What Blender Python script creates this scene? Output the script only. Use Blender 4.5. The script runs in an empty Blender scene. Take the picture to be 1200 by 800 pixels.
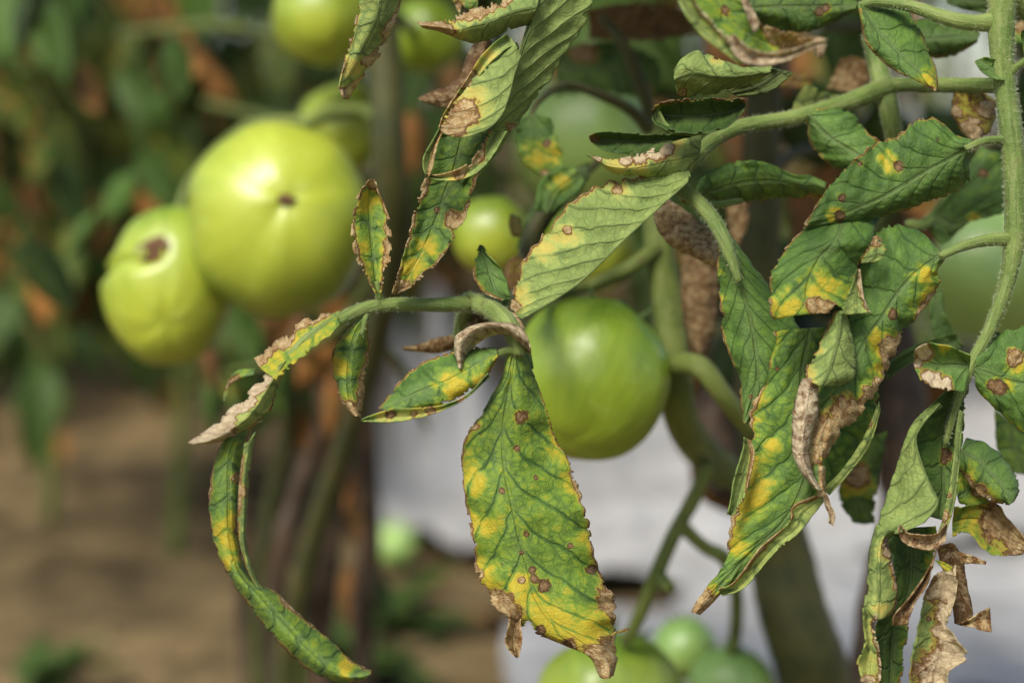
import bpy, math, random
import numpy as np
from mathutils import Vector, Matrix

SC = bpy.context.scene
COL = SC.collection
rad = math.radians

# ------------------------------------------------------------------ camera
CAM_H, PITCH, LENS, FOCUS = 0.45, rad(7.0), 64.3, 0.50
cd = bpy.data.cameras.new('camera')
cam = bpy.data.objects.new('camera', cd)
COL.objects.link(cam)
cam.location = (0, 0, CAM_H)
cam.rotation_euler = (rad(90) - PITCH, 0, 0)
cd.lens = LENS
cd.sensor_width = 36
cd.clip_start = 0.01
cd.clip_end = 500
cd.dof.use_dof = True
cd.dof.focus_distance = FOCUS
cd.dof.aperture_fstop = 6.0
SC.camera = cam

# ------------------------------------------------------------------ light
SUN_EL, SUN_AZ = rad(47), rad(205)          # azimuth clockwise from +Y
w = bpy.data.worlds.new('World')
SC.world = w
w.use_nodes = True
nt = w.node_tree
sky = nt.nodes.new('ShaderNodeTexSky')
sky.sky_type = 'NISHITA'
sky.sun_disc = False
sky.sun_elevation = SUN_EL
sky.sun_rotation = SUN_AZ
sky.air_density = 1.0
sky.dust_density = 1.6
bg = nt.nodes['Background']
bg.inputs['Strength'].default_value = 0.095
nt.links.new(sky.outputs[0], bg.inputs['Color'])
sl = bpy.data.lights.new('sun', 'SUN')
sl.energy = 3.15
sl.angle = rad(22)
sl.color = (1.0, 0.955, 0.87)
sun = bpy.data.objects.new('sun', sl)
COL.objects.link(sun)
sd = Vector((math.sin(SUN_AZ) * math.cos(SUN_EL), math.cos(SUN_AZ) * math.cos(SUN_EL), math.sin(SUN_EL)))
sun.rotation_euler = (-sd).to_track_quat('-Z', 'Y').to_euler()
sun.location = (0, 0, 5)
SC.view_settings.view_transform = 'Standard'
SC.view_settings.look = 'None'
SC.view_settings.gamma = 1
SC.view_settings.exposure = 0.72
SC.cycles.use_adaptive_sampling = True
SC.cycles.adaptive_threshold = 0.025
SC.cycles.max_bounces = 6
SC.cycles.diffuse_bounces = 3
SC.cycles.glossy_bounces = 2
SC.cycles.transmission_bounces = 4

# ------------------------------------------------------------------ pixel -> place
CF = np.array([0, math.cos(PITCH), -math.sin(PITCH)])
CU = np.array([0, math.sin(PITCH), math.cos(PITCH)])
CR = np.array([1.0, 0, 0])
C0 = np.array([0, 0, CAM_H])
SW = 36.0 / LENS / 1200.0                     # metres per photo pixel at one metre

def P(x, y, d):
    x = np.asarray(x, float); y = np.asarray(y, float); d = np.asarray(d, float)
    return C0 + CR * ((x - 600) * SW * d)[..., None] - CU * ((y - 400) * SW * d)[..., None] + CF * d[..., None]

def ground_at(x, y, z=0.0):
    dr = CF + CR * (x - 600) * SW - CU * (y - 400) * SW
    return C0 + dr * ((z - CAM_H) / dr[2])

# ------------------------------------------------------------------ node helpers
class NB:
    def __init__(s, name):
        s.m = bpy.data.materials.new(name)
        s.m.use_nodes = True
        s.t = s.m.node_tree
        s.t.nodes.clear()
        s.out = s.t.nodes.new('ShaderNodeOutputMaterial')
    def n(s, kind, **kw):
        nd = s.t.nodes.new('ShaderNode' + kind)
        for k, v in kw.items():
            setattr(nd, k, v)
        return nd
    def set(s, sock, v):
        if isinstance(v, bpy.types.NodeSocket):
            s.t.links.new(v, sock)
        elif isinstance(v, (tuple, list)) and len(v) == 3 and sock.type == 'RGBA':
            sock.default_value = (*v, 1)
        else:
            sock.default_value = v
    def math(s, op, a, b=0.0, c=0.0, clamp=False):
        nd = s.n('Math', operation=op, use_clamp=clamp)
        s.set(nd.inputs[0], a); s.set(nd.inputs[1], b); s.set(nd.inputs[2], c)
        return nd.outputs[0]
    def step(s, x, lo, hi):
        nd = s.n('MapRange', interpolation_type='SMOOTHSTEP')
        s.set(nd.inputs[0], x); s.set(nd.inputs[1], lo); s.set(nd.inputs[2], hi)
        nd.inputs[3].default_value = 0; nd.inputs[4].default_value = 1
        return nd.outputs[0]
    def mix(s, f, a, b):
        nd = s.n('Mix', data_type='RGBA')
        s.set(nd.inputs[0], f); s.set(nd.inputs[6], a); s.set(nd.inputs[7], b)
        return nd.outputs[2]
    def noise(s, vec, scale, detail=3, rough=0.55):
        nd = s.n('TexNoise')
        if vec is not None: s.set(nd.inputs['Vector'], vec)
        nd.inputs['Scale'].default_value = scale
        nd.inputs['Detail'].default_value = detail
        nd.inputs['Roughness'].default_value = rough
        return nd.outputs[0]
    def attr(s, name):
        nd = s.n('Attribute', attribute_name=name)
        sp = s.n('SeparateXYZ')
        s.t.links.new(nd.outputs['Vector'], sp.inputs[0])
        return nd.outputs['Vector'], sp.outputs[0], sp.outputs[1], sp.outputs[2]
    def bump(s, h, dist, strength=1.0):
        nd = s.n('Bump')
        s.set(nd.inputs['Height'], h)
        nd.inputs['Distance'].default_value = dist
        nd.inputs['Strength'].default_value = strength
        return nd.outputs[0]
    def bsdf(s, color, rough=0.5, normal=None, spec=0.5, **kw):
        b = s.n('BsdfPrincipled')
        s.set(b.inputs['Base Color'], color)
        s.set(b.inputs['Roughness'], rough)
        s.set(b.inputs['Specular IOR Level'], spec)
        if normal is not None: s.set(b.inputs['Normal'], normal)
        for k, v in kw.items():
            s.set(b.inputs[k.replace('_', ' ')], v)
        return b.outputs[0]
    def finish(s, sh):
        s.t.links.new(sh, s.out.inputs['Surface'])
        return s.m

# ------------------------------------------------------------------ leaf material
def leaf_material():
    b = NB('tomato_leaf')
    vec, ul, vw, side = b.attr('a_uv')          # mm along, mm across, 0 top / 1 underside
    _, phase, mid, spac = b.attr('a_vn')
    _, dry, yel, spot = b.attr('a_ds')
    _, dark, rnd, pale = b.attr('a_tn')
    cm = b.n('CombineXYZ')
    b.set(cm.inputs[0], ul); b.set(cm.inputs[1], vw); b.set(cm.inputs[2], b.math('MULTIPLY', rnd, 90.0))
    co = cm.outputs[0]
    n1 = b.noise(co, 0.16, 2)
    n2 = b.noise(co, 0.6, 3, 0.62)
    n3 = b.noise(co, 2.6, 2, 0.6)
    # wobble for the small veins
    vor = b.n('TexVoronoi', feature='DISTANCE_TO_EDGE')
    wob = b.n('VectorMath', operation='MULTIPLY_ADD')
    nz = b.n('TexNoise'); b.set(nz.inputs['Vector'], co); nz.inputs['Scale'].default_value = 0.35
    b.set(wob.inputs[0], nz.outputs['Color']); wob.inputs[1].default_value = (3, 3, 0); b.set(wob.inputs[2], co)
    b.set(vor.inputs['Vector'], wob.outputs[0]); vor.inputs['Scale'].default_value = 0.34
    cell = vor.outputs[0]
    # lateral veins
    ph = b.math('ADD', phase, b.math('MULTIPLY', b.math('SUBTRACT', n1, 0.5), 0.35))
    fr = b.math('ABSOLUTE', b.math('SUBTRACT', b.math('FRACT', b.math('ADD', ph, 0.5)), 0.5))
    lat = b.math('MULTIPLY', fr, spac)         # mm to nearest lateral vein
    latl = b.math('SUBTRACT', 1.0, b.step(lat, 0.10, 0.65))
    midl = b.math('SUBTRACT', 1.0, b.step(mid, 0.25, 0.75))
    tert = b.math('SUBTRACT', 1.0, b.step(cell, 0.02, 0.13))
    vor2 = b.n('TexVoronoi', feature='DISTANCE_TO_EDGE')
    b.set(vor2.inputs['Vector'], wob.outputs[0]); vor2.inputs['Scale'].default_value = 0.95
    fine = b.math('SUBTRACT', 1.0, b.step(vor2.outputs[0], 0.02, 0.14))
    vein = b.math('MAXIMUM', midl, b.math('MAXIMUM', b.math('MULTIPLY', latl, 0.9), b.math('MAXIMUM', b.math('MULTIPLY', tert, 0.45), b.math('MULTIPLY', fine, 0.15))))
    # base greens
    top = b.mix(b.step(n1, 0.3, 0.7), (0.042, 0.110, 0.018), (0.120, 0.235, 0.036))
    top = b.mix(b.math('MULTIPLY', n2, 0.4), top, (0.18, 0.29, 0.05))
    top = b.mix(b.math('MULTIPLY', b.math('SUBTRACT', 1.0, b.step(mid, 0.4, 4.5)), 0.40), top, (0.20, 0.30, 0.085))
    top = b.mix(b.math('MULTIPLY', vein, 0.55), top, (0.026, 0.060, 0.010))
    top = b.mix(b.math('MULTIPLY', midl, 0.55), top, (0.16, 0.24, 0.07))
    und = b.mix(b.step(n1, 0.3, 0.7), (0.19, 0.27, 0.060), (0.29, 0.37, 0.095))
    und = b.mix(b.math('MULTIPLY', n3, 0.3), und, (0.35, 0.42, 0.15))
    und = b.mix(b.math('MULTIPLY', vein, 0.75), und, (0.085, 0.125, 0.032))
    grn = b.mix(side, top, und)
    # yellowing, strongest between the veins
    ye = b.math('ADD', yel, b.math('MULTIPLY', b.math('SUBTRACT', n2, 0.5), 0.55))
    ye = b.math('ADD', ye, b.math('MULTIPLY', b.math('SUBTRACT', n1, 0.5), 0.45))
    ye = b.math('ADD', ye, b.math('MULTIPLY', b.math('SUBTRACT', b.math('MINIMUM', cell, 0.35), 0.2), 0.9))
    ye = b.math('SUBTRACT', ye, b.math('MULTIPLY', b.math('SUBTRACT', 1.0, b.step(lat, 0.3, 1.6)), 0.34))
    hal = b.math('MULTIPLY', b.step(spot, 0.35, 1.0), b.step(n1, 0.30, 0.75))
    ye = b.math('MAXIMUM', ye, b.math('MULTIPLY', hal, 0.85))
    ycol = b.mix(n2, (0.42, 0.36, 0.026), (0.62, 0.45, 0.030))
    ycol = b.mix(b.math('MULTIPLY', side, 0.5), ycol, (0.52, 0.47, 0.18))
    ygr = b.mix(side, (0.205, 0.305, 0.030), (0.38, 0.43, 0.11))
    col = b.mix(b.step(ye, 0.05, 0.52), grn, ygr)
    col = b.mix(b.step(ye, 0.38, 1.0), col, ycol)
    # dead tissue: brown rim, tan to pale inside
    dn = b.math('ADD', b.math('MULTIPLY', b.math('SUBTRACT', n2, 0.5), 0.9), b.math('MULTIPLY', b.math('SUBTRACT', n3, 0.5), 0.4))
    dd = b.math('ADD', dry, dn)
    dm = b.step(dd, 0.38, 0.54)
    inner = b.step(dd, 0.50, 0.82)
    tanv = b.mix(b.step(n2, 0.38, 0.64), (0.34, 0.185, 0.055), (0.56, 0.415, 0.20))
    tanv = b.mix(b.math('MULTIPLY', b.step(n3, 0.42, 0.70), 0.6), tanv, (0.69, 0.56, 0.34))
    tanv = b.mix(pale, tanv, (0.72, 0.61, 0.44))
    tanv = b.mix(b.math('MULTIPLY', b.math('MAXIMUM', tert, latl), 0.30), tanv, (0.24, 0.12, 0.035))
    dcol = b.mix(inner, (0.19, 0.082, 0.022), tanv)
    col = b.mix(b.math('MULTIPLY', b.step(dd, 0.16, 0.42), 0.75), col, b.mix(n2, (0.40, 0.25, 0.03), (0.52, 0.36, 0.08)))
    col = b.mix(dm, col, dcol)
    # lesions
    sn = b.math('ADD', spot, b.math('MULTIPLY', b.math('SUBTRACT', n2, 0.5), 1.5))
    sn = b.math('ADD', sn, b.math('MULTIPLY', b.math('SUBTRACT', n3, 0.5), 0.6))
    sn = b.math('MULTIPLY', sn, b.step(spot, 0.2, 0.8))
    sm = b.step(sn, 0.80, 1.15)
    scol = b.mix(b.step(sn, 1.1, 1.65), (0.085, 0.036, 0.010), (0.26, 0.155, 0.07))
    col = b.mix(sm, col, scol)
    # scattered specks
    sp = b.n('TexVoronoi', feature='F1')
    b.set(sp.inputs['Vector'], co); sp.inputs['Scale'].default_value = 0.085
    spk = b.math('MULTIPLY', b.math('SUBTRACT', 1.0, b.step(sp.outputs['Distance'], 0.045, 0.075)),
                 b.math('MULTIPLY', b.step(n1, 0.44, 0.5), b.math('SUBTRACT', 1.0, side)))
    col = b.mix(b.math('MULTIPLY', spk, 0.6), col, (0.05, 0.02, 0.01))
    # dust
    col = b.mix(b.math('MULTIPLY', b.step(n3, 0.50, 0.85), 0.24), col, (0.36, 0.37, 0.24))
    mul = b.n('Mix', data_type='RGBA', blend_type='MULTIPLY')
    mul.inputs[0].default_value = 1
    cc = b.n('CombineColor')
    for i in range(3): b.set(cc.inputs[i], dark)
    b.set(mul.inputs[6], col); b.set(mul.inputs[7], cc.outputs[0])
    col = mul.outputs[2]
    # relief: veins sunk on top, raised below
    sg = b.math('SUBTRACT', b.math('MULTIPLY', side, 2.0), 1.0)
    h = b.math('MULTIPLY', b.math('SUBTRACT', vein, b.math('MULTIPLY', tert, 0.2)), sg)
    h = b.math('ADD', h, b.math('MULTIPLY', n3, 0.5))
    h = b.math('ADD', h, b.math('MULTIPLY', b.math('MULTIPLY', dm, b.math('ADD', n2, n3)), 1.1))
    nor = b.bump(h, 0.00042, 0.9)
    ro = b.math('ADD', 0.44, b.math('MULTIPLY', n2, 0.25))
    ro = b.math('ADD', ro, b.math('MULTIPLY', side, 0.15))
    pr = b.bsdf(col, ro, nor, 0.30, Sheen_Weight=0.03)
    tr = b.n('BsdfTranslucent')
    tc = b.n('Mix', data_type='RGBA', blend_type='MULTIPLY')
    tc.inputs[0].default_value = 1
    b.set(tc.inputs[6], col); tc.inputs[7].default_value = (1.25, 1.6, 0.6, 1)
    b.set(tr.inputs[0], tc.outputs[2]); b.set(tr.inputs[1], nor)
    mx = b.n('MixShader')
    mx.inputs[0].default_value = 0.30
    b.t.links.new(pr, mx.inputs[1]); b.t.links.new(tr.outputs[0], mx.inputs[2])
    return b.finish(mx.outputs[0])

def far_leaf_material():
    b = NB('shade_toned_leaf')
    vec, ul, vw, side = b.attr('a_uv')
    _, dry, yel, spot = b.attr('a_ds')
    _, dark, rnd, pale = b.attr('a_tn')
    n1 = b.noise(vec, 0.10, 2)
    top = b.mix(n1, (0.016, 0.042, 0.008), (0.068, 0.115, 0.016))  # greens darker than the front leaves', background shade put into the albedo
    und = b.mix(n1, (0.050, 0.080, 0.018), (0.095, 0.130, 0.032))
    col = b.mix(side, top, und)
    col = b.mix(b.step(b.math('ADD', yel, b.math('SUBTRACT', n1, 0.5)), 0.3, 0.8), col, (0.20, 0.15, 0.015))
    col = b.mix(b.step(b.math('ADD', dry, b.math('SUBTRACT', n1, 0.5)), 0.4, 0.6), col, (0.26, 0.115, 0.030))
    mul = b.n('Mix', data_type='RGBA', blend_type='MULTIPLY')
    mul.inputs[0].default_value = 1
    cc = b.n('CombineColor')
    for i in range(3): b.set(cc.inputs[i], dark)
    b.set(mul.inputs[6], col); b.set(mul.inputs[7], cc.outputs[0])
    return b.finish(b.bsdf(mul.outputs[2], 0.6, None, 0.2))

def stem_material(name, c1, c2, c3):
    b = NB(name)
    tc = b.n('TexCoord')
    o = tc.outputs['Object']
    _, tl, ta, _z = b.attr('a_tb')
    cv = b.n('CombineXYZ'); b.set(cv.inputs[0], b.math('MULTIPLY', tl, 0.09)); b.set(cv.inputs[1], b.math('MULTIPLY', b.math('SINE', ta), 2.6)); b.set(cv.inputs[2], b.math('MULTIPLY', b.math('COSINE', ta), 2.6))
    stk = b.noise(cv.outputs[0], 1.0, 4, 0.65)
    n1 = b.noise(o, 60, 4)
    n2 = b.noise(o, 420, 3)
    n3 = b.noise(o, 2600, 2)
    mk = b.noise(o, 170, 2)
    col = b.mix(b.step(n1, 0.35, 0.68), c1, c2)
    col = b.mix(b.math('MULTIPLY', b.step(n2, 0.55, 0.75), 0.5), col, c3)
    col = b.mix(b.math('MULTIPLY', b.step(stk, 0.50, 0.70), 0.6), col, c3)
    dk = b.n('Mix', data_type='RGBA', blend_type='MULTIPLY'); b.set(dk.inputs[0], b.math('MULTIPLY', b.step(stk, 0.52, 0.30), 0.55)); b.set(dk.inputs[6], col); dk.inputs[7].default_value = (0.42, 0.48, 0.36, 1)
    col = b.mix(b.math('MULTIPLY', b.step(mk, 0.66, 0.74), 0.55), dk.outputs[2], (0.10, 0.065, 0.025))
    col = b.mix(b.math('MULTIPLY', b.step(n3, 0.52, 0.8), 0.22), col, (0.36, 0.38, 0.20))
    h = b.math('ADD', b.math('MULTIPLY', n2, 0.8), b.math('MULTIPLY', n3, 0.5))
    h = b.math('ADD', h, b.math('MULTIPLY', stk, 1.6))
    return b.finish(b.bsdf(col, 0.55, b.bump(h, 0.0005, 0.7), 0.3, Sheen_Weight=0.08, Sheen_Roughness=0.4))

def tomato_material(name, lime, deep, seed):
    b = NB(name)
    _, th, lat, k = b.attr('a_tm')               # longitude/2pi, 0 blossom end .. 1 stem end
    tc = b.n('TexCoord')
    mp = b.n('Mapping'); b.set(mp.inputs[0], tc.outputs['Object']); mp.inputs[1].default_value = (seed, seed * .7, 0)
    o = mp.outputs[0]
    n1 = b.noise(o, 22, 3)
    n2 = b.noise(o, 160, 4)
    n3 = b.noise(o, 900, 2)
    cmb = b.n('CombineXYZ')
    b.set(cmb.inputs[0], b.math('MULTIPLY', th, 46.0)); b.set(cmb.inputs[1], b.math('MULTIPLY', lat, 2.2)); cmb.inputs[2].default_value = seed
    st = b.noise(cmb.outputs[0], 1.0, 2)
    f = b.math('ADD', b.math('MULTIPLY', n1, 0.7), b.math('MULTIPLY', lat, 0.75))
    f = b.math('ADD', f, b.math('MULTIPLY', b.math('SUBTRACT', st, 0.5), 0.28))
    col = b.mix(b.step(f, 0.42, 1.0), lime, deep)  # greener shoulders, strengthened so the rims carry painted shading
    col = b.mix(b.math('MULTIPLY', b.step(n2, 0.52, 0.75), 0.28), col, (0.45, 0.55, 0.12))
    col = b.mix(b.math('MULTIPLY', b.step(n3, 0.66, 0.74), 0.25), col, (0.5, 0.52, 0.25))
    return b.finish(b.bsdf(col, 0.40, b.bump(b.math('ADD', n2, b.math('MULTIPLY', n3, 0.25)), 0.0006, 0.35), 0.7))

def simple_material(name, c1, c2, scale, rough=0.8, bump=0.001, c3=None):
    b = NB(name)
    tc = b.n('TexCoord')
    o = tc.outputs['Object']
    n1 = b.noise(o, scale, 5, 0.6)
    n2 = b.noise(o, scale * 7, 4, 0.6)
    col = b.mix(b.step(n1, 0.32, 0.68), c1, c2)
    if c3 is not None:
        col = b.mix(b.math('MULTIPLY', b.step(n2, 0.5, 0.72), 0.6), col, c3)
    return b.finish(b.bsdf(col, rough, b.bump(b.math('ADD', n1, b.math('MULTIPLY', n2, 0.4)), bump, 0.8), 0.3))

M = {}
M['leaf'] = leaf_material()
M['far_leaf'] = far_leaf_material()
M['stem'] = stem_material('green_stem', (0.095, 0.135, 0.022), (0.165, 0.205, 0.040), (0.21, 0.22, 0.07))
M['rachis'] = stem_material('leaf_stalk', (0.105, 0.165, 0.030), (0.185, 0.245, 0.055), (0.25, 0.27, 0.10))
M['old_stem'] = stem_material('old_stem', (0.036, 0.044, 0.010), (0.070, 0.068, 0.016), (0.055, 0.034, 0.012))
M['dead_stem'] = stem_material('dead_stem', (0.030, 0.018, 0.012), (0.075, 0.045, 0.028), (0.12, 0.07, 0.035))
M['tom_a'] = tomato_material('tomato_skin_lime', (0.375, 0.43, 0.036), (0.115, 0.205, 0.014), 1.0)
M['tom_b'] = tomato_material('tomato_skin_green', (0.33, 0.44, 0.028), (0.11, 0.21, 0.015), 4.0)
M['tom_c'] = tomato_material('tomato_skin_dark', (0.30, 0.45, 0.11), (0.19, 0.34, 0.08), 7.0)
M['hair'] = simple_material('plant_hair', (0.42, 0.46, 0.26), (0.55, 0.58, 0.38), 40, 0.5, 0.0001)
M['scar'] = simple_material('cork_scar', (0.07, 0.030, 0.015), (0.16, 0.085, 0.045), 300, 0.9, 0.0008)
M['calyx'] = stem_material('calyx', (0.06, 0.12, 0.025), (0.12, 0.20, 0.05), (0.2, 0.22, 0.09))
M['soil'] = simple_material('soil', (0.070, 0.046, 0.018), (0.26, 0.18, 0.078), 14, 0.95, 0.04, (0.35, 0.25, 0.12))
M['sheet'] = simple_material('white_plastic', (0.33, 0.318, 0.298), (0.45, 0.44, 0.42), 6, 0.5, 0.01, (0.27, 0.24, 0.20))

# ------------------------------------------------------------------ object helpers
def thing(name, label, cat, loc, group=None):
    o = bpy.data.objects.new(name, None)
    o.empty_display_size = 0.02
    o.location = loc
    COL.objects.link(o)
    tag(o, label, cat, group)
    return o

def tag(o, label=None, cat=None, group=None, kind=None):
    if label: o['label'] = label
    if cat: o['category'] = cat
    if group: o['group'] = group
    if kind: o['kind'] = kind
    return o

ROOTS = {}
def mesh_obj(name, V, F, mat, parent=None, attrs=None, smooth=True):
    """V in world metres; the object's origin is put at V's first ring centre"""
    V = np.asarray(V, float)
    F = np.asarray(F, np.int32)
    org = V[:min(len(V), 8)].mean(0)
    me = bpy.data.meshes.new(name)
    me.vertices.add(len(V))
    me.vertices.foreach_set('co', (V - org).ravel())
    k = F.shape[1]
    me.loops.add(F.size)
    me.loops.foreach_set('vertex_index', F.ravel())
    me.polygons.add(len(F))
    me.polygons.foreach_set('loop_start', np.arange(0, F.size, k, dtype=np.int32))
    me.polygons.foreach_set('use_smooth', np.full(len(F), smooth))
    if attrs:
        for a, val in attrs.items():
            at = me.attributes.new(a, 'FLOAT_VECTOR', 'POINT')
            at.data.foreach_set('vector', np.asarray(val, np.float32).ravel())
    me.update(calc_edges=True)
    me.validate()
    me.materials.append(mat)
    o = bpy.data.objects.new(name, me)
    COL.objects.link(o)
    if parent is not None:
        o.parent = parent
        pw = ROOTS.get(parent.name, Vector(parent.location))
        o.location = Vector(org) - pw
        ROOTS[o.name] = Vector(org)
    else:
        o.location = org
        ROOTS[o.name] = Vector(org)
    return o

def cat_rom(A, t):
    """A (n,...) sampled at t in [0,n-1]"""
    n = len(A)
    i = np.clip(np.floor(t).astype(int), 0, n - 2)
    f = (t - i).reshape((-1,) + (1,) * (A.ndim - 1))
    p1, p2 = A[i], A[i + 1]
    p0 = np.where((i > 0).reshape(f.shape), A[np.maximum(i - 1, 0)], 2 * p1 - p2)
    p3 = np.where((i + 2 < n).reshape(f.shape), A[np.minimum(i + 2, n - 1)], 2 * p2 - p1)
    return 0.5 * ((2 * p1) + (-p0 + p2) * f + (2 * p0 - 5 * p1 + 4 * p2 - p3) * f ** 2 + (-p0 + 3 * p1 - 3 * p2 + p3) * f ** 3)

class Wob:
    """smooth seeded 1-D / 2-D wobble"""
    def __init__(s, seed):
        r = np.random.RandomState(seed)
        s.k = r.normal(size=(7, 2)); s.p = r.uniform(0, 6.28, 7); s.f = np.array([1, 1.6, 2.3, 3.4, 5, 7.5, 11.])
        s.a = 1 / s.f ** 0.85
    def __call__(s, x, y=0.0):
        o = 0
        for i in range(7):
            o = o + s.a[i] * np.sin(s.f[i] * (s.k[i, 0] * x + s.k[i, 1] * y) + s.p[i])
        return o / 2.2

LEAF_TRIS = [0]
def blobs(px, py, L, ext, warp=.85):
    f = np.zeros_like(px)
    wx, wy = Wob(901), Wob(902)
    ax_ = 0.7 * wx(px * .045, py * .045) + .35 * wx(px * .15 + 4, py * .15); ay_ = 0.7 * wy(px * .045, py * .045) + .35 * wy(px * .15 + 2, py * .15)
    for (x, y, r) in L:
        k = min(r * warp, 16)
        ox, oy = np.hypot(px - x, py - y).ravel().argmin(), 0
        f = np.maximum(f, np.clip(ext - np.hypot(px - x + k * (ax_ - ax_.ravel()[ox]), py - y + k * (ay_ - ay_.ravel()[ox])) / r, 0, ext))
    return f

def leaf_patch(rows, d, face='T', mid=None, cup=0, tilt=(0, 0), rag=0.075, ruf=1.35, nv_lat=None, quilt=0.45, slant=0.35,
               mL=0, mR=0, yL=0, yR=0, yel=0.0, dry=0.0, D=(), Y=(), S=(), H=(), dark=1.0, pale=0.0, seed=0,
               cell=2.3, thick=0.28, flip=False):
    k = len(rows[0])
    A = np.array([[(c[0], c[1], c[2] if len(c) > 2 else 0.0) for c in r] for r in rows], float)
    if k == 2:
        A = np.stack([A[:, 0], A.mean(1), A[:, 1]], 1); k = 3
    if mid is None: mid = (k - 1) // 2
    n = len(A)
    ln = max(np.hypot(*(A[1:, j, :2] - A[:-1, j, :2]).T).sum() for j in range(k))
    wd = np.hypot(*(A[:, 1:, :2] - A[:, :-1, :2]).reshape(-1, 2).T).reshape(n, k - 1).sum(1).max()
    nu = int(np.clip(ln / cell, 10, 170)); nv = int(np.clip(wd / cell, 8, 90))
    # chord-length-ish parameter along rows
    seg = np.hypot(*(A[1:, mid, :2] - A[:-1, mid, :2]).T) + 1e-3
    cum = np.concatenate([[0], np.cumsum(seg)]) / seg.sum()
    u = np.linspace(0, 1, nu + 1)
    t = np.interp(u, cum, np.arange(n))
    G = cat_rom(A, t)                                   # nu+1,k,3
    vt = np.linspace(0, k - 1, nv + 1)
    G = cat_rom(np.swapaxes(G, 0, 1), vt)
    G = np.swapaxes(G, 0, 1)                            # nu+1,nv+1,3
    v = np.where(vt < mid, (vt - mid) / max(mid, 1e-6), (vt - mid) / max(k - 1 - mid, 1e-6)) if 0 < mid < k - 1 else \
        (vt / (k - 1) if mid == 0 else vt / (k - 1) - 1)
    U, Vv = np.meshgrid(u, v, indexing='ij')
    # mid line and half widths in pixels
    jm = int(round(mid / (k - 1) * nv))
    Mp = G[:, jm:jm + 1, :2]
    hw = np.hypot(G[..., 0] - Mp[..., 0], G[..., 1] - Mp[..., 1])
    hwL = np.maximum(hw[:, :1], 2.0); hwR = np.maximum(hw[:, -1:], 2.0)
    if mid == 0: hwL = hwR
    if mid == k - 1: hwR = hwL
    HW = np.where(Vv < 0, hwL, hwR)
    wb = Wob(seed)
    lnmm = ln * SW * d * 1000
    e = rag * (wb(U * 9 * ln / 200, np.sign(Vv) * 3.1) * 0.75 + 0.30 * np.sin(U * ln / 3.1 + wb(U * 5, 1.0) * 2) + .22 * wb(U * ln / 6, np.sign(Vv) * 2 + 7))
    G[..., :2] = Mp + (G[..., :2] - Mp) * (1 + e * np.abs(Vv) ** 3)[..., None]
    px, py = G[..., 0].copy(), G[..., 1].copy()
    dz = G[..., 2] + cup * Vv ** 2 + tilt[0] * U + tilt[1] * Vv
    dz = dz + ruf * (wb(U * 3.5 * ln / 150, Vv * 1.5) * (0.35 + np.abs(Vv)) * 1.0 + 0.7 * np.abs(Vv) ** 3 * np.sin(U * ln / 9 + np.sign(Vv) * 1.3 + wb(U * 4, 2.) * 2))
    drm = np.where(Vv < 0, np.interp(u, np.linspace(0, 1, np.size(mL)), np.atleast_1d(mL))[:, None], np.interp(u, np.linspace(0, 1, np.size(mR)), np.atleast_1d(mR))[:, None])
    ed = np.clip(0.5 + (drm * 1.2 - (1 - np.abs(Vv)) * HW) / 8, 0, 1) * (drm > 0.5)
    ed = np.maximum(ed, np.clip(blobs(px, py, D, 1.4), 0, 1)) if D else ed
    ed = np.maximum(ed, 1.0 if dry > .5 else 0.0)
    cr = Wob(seed + 500)
    dz = dz + ed * min(ruf, 1.2) * (0.75 * cr(px * .07, py * .07) + .28 * cr(px * .2 + 9, py * .2))
    Pt = P(px, py, d + dz / 1000)
    # normals
    du = np.gradient(Pt, axis=0); dv = np.gradient(Pt, axis=1)
    N = np.cross(du, dv)
    N /= np.linalg.norm(N, axis=-1, keepdims=True) + 1e-12
    to = C0 - Pt
    to /= np.linalg.norm(to, axis=-1, keepdims=True)
    s = 1.0 if (N * to).sum(-1).mean() > 0 else -1.0
    if flip: s = -s
    N = N * s
    # vein phase and quilting (swollen between veins towards the top face)
    nl = max(2.0, lnmm / 9.5) if nv_lat is None else min(nv_lat, max(2.5, lnmm / 7.5))
    quilt = quilt * min(1.0, (lnmm / nl) / 9.0, HW.max() * SW * d * 1000 / 16)
    phase = nl * (U * 1.0 - slant * np.abs(Vv) ** 0.85 * (HW.mean() / max(ln, 1)) * 2.0) + 0.15 * wb(U * 3, Vv * 2)
    spac = np.full_like(U, lnmm / nl)
    q = np.abs(np.sin(np.pi * phase)) ** 0.7 * np.clip(np.abs(Vv) * 3, 0, 1) * np.clip((1.05 - np.abs(Vv)) * 4, 0, 1)
    q += 0.35 * wb(U * 16 * ln / 200, Vv * 9)
    topdir = 1.0 if face == 'T' else -1.0
    Pt = Pt + N * (topdir * quilt * q / 1000)[..., None]
    # disease fields
    def marg(m):
        if np.isscalar(m): return np.full(nu + 1, float(m))
        return np.interp(u, np.linspace(0, 1, len(m)), m)
    edgepx = (1 - np.abs(Vv)) * HW
    def margin(l, r, soft):
        mm = np.where(Vv < 0, marg(l)[:, None], marg(r)[:, None])
        nz = wb(U * 12 * ln / 200, np.sign(Vv) * 5 + 2) + .6 * cr(U * ln * .09, np.sign(Vv) * 4)
        mm = mm * np.clip(0.75 + 0.95 * nz, 0, 2.2)
        return np.where(mm > 0.3, np.clip(0.5 + (mm - edgepx) / soft, 0, 1), 0)
    dr = np.maximum(np.maximum(margin(mL, mR, 7.0), blobs(px, py, D, 1.5)), dry)
    yl = np.maximum(np.maximum(margin(yL, yR, 26.0), np.clip(blobs(px, py, Y, 1.4), 0, 1)), yel)
    yl = np.maximum(yl, np.clip(dr * 0.9, 0, 0.8))
    sp = blobs(px, py, S, 2.0, .3)
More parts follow.
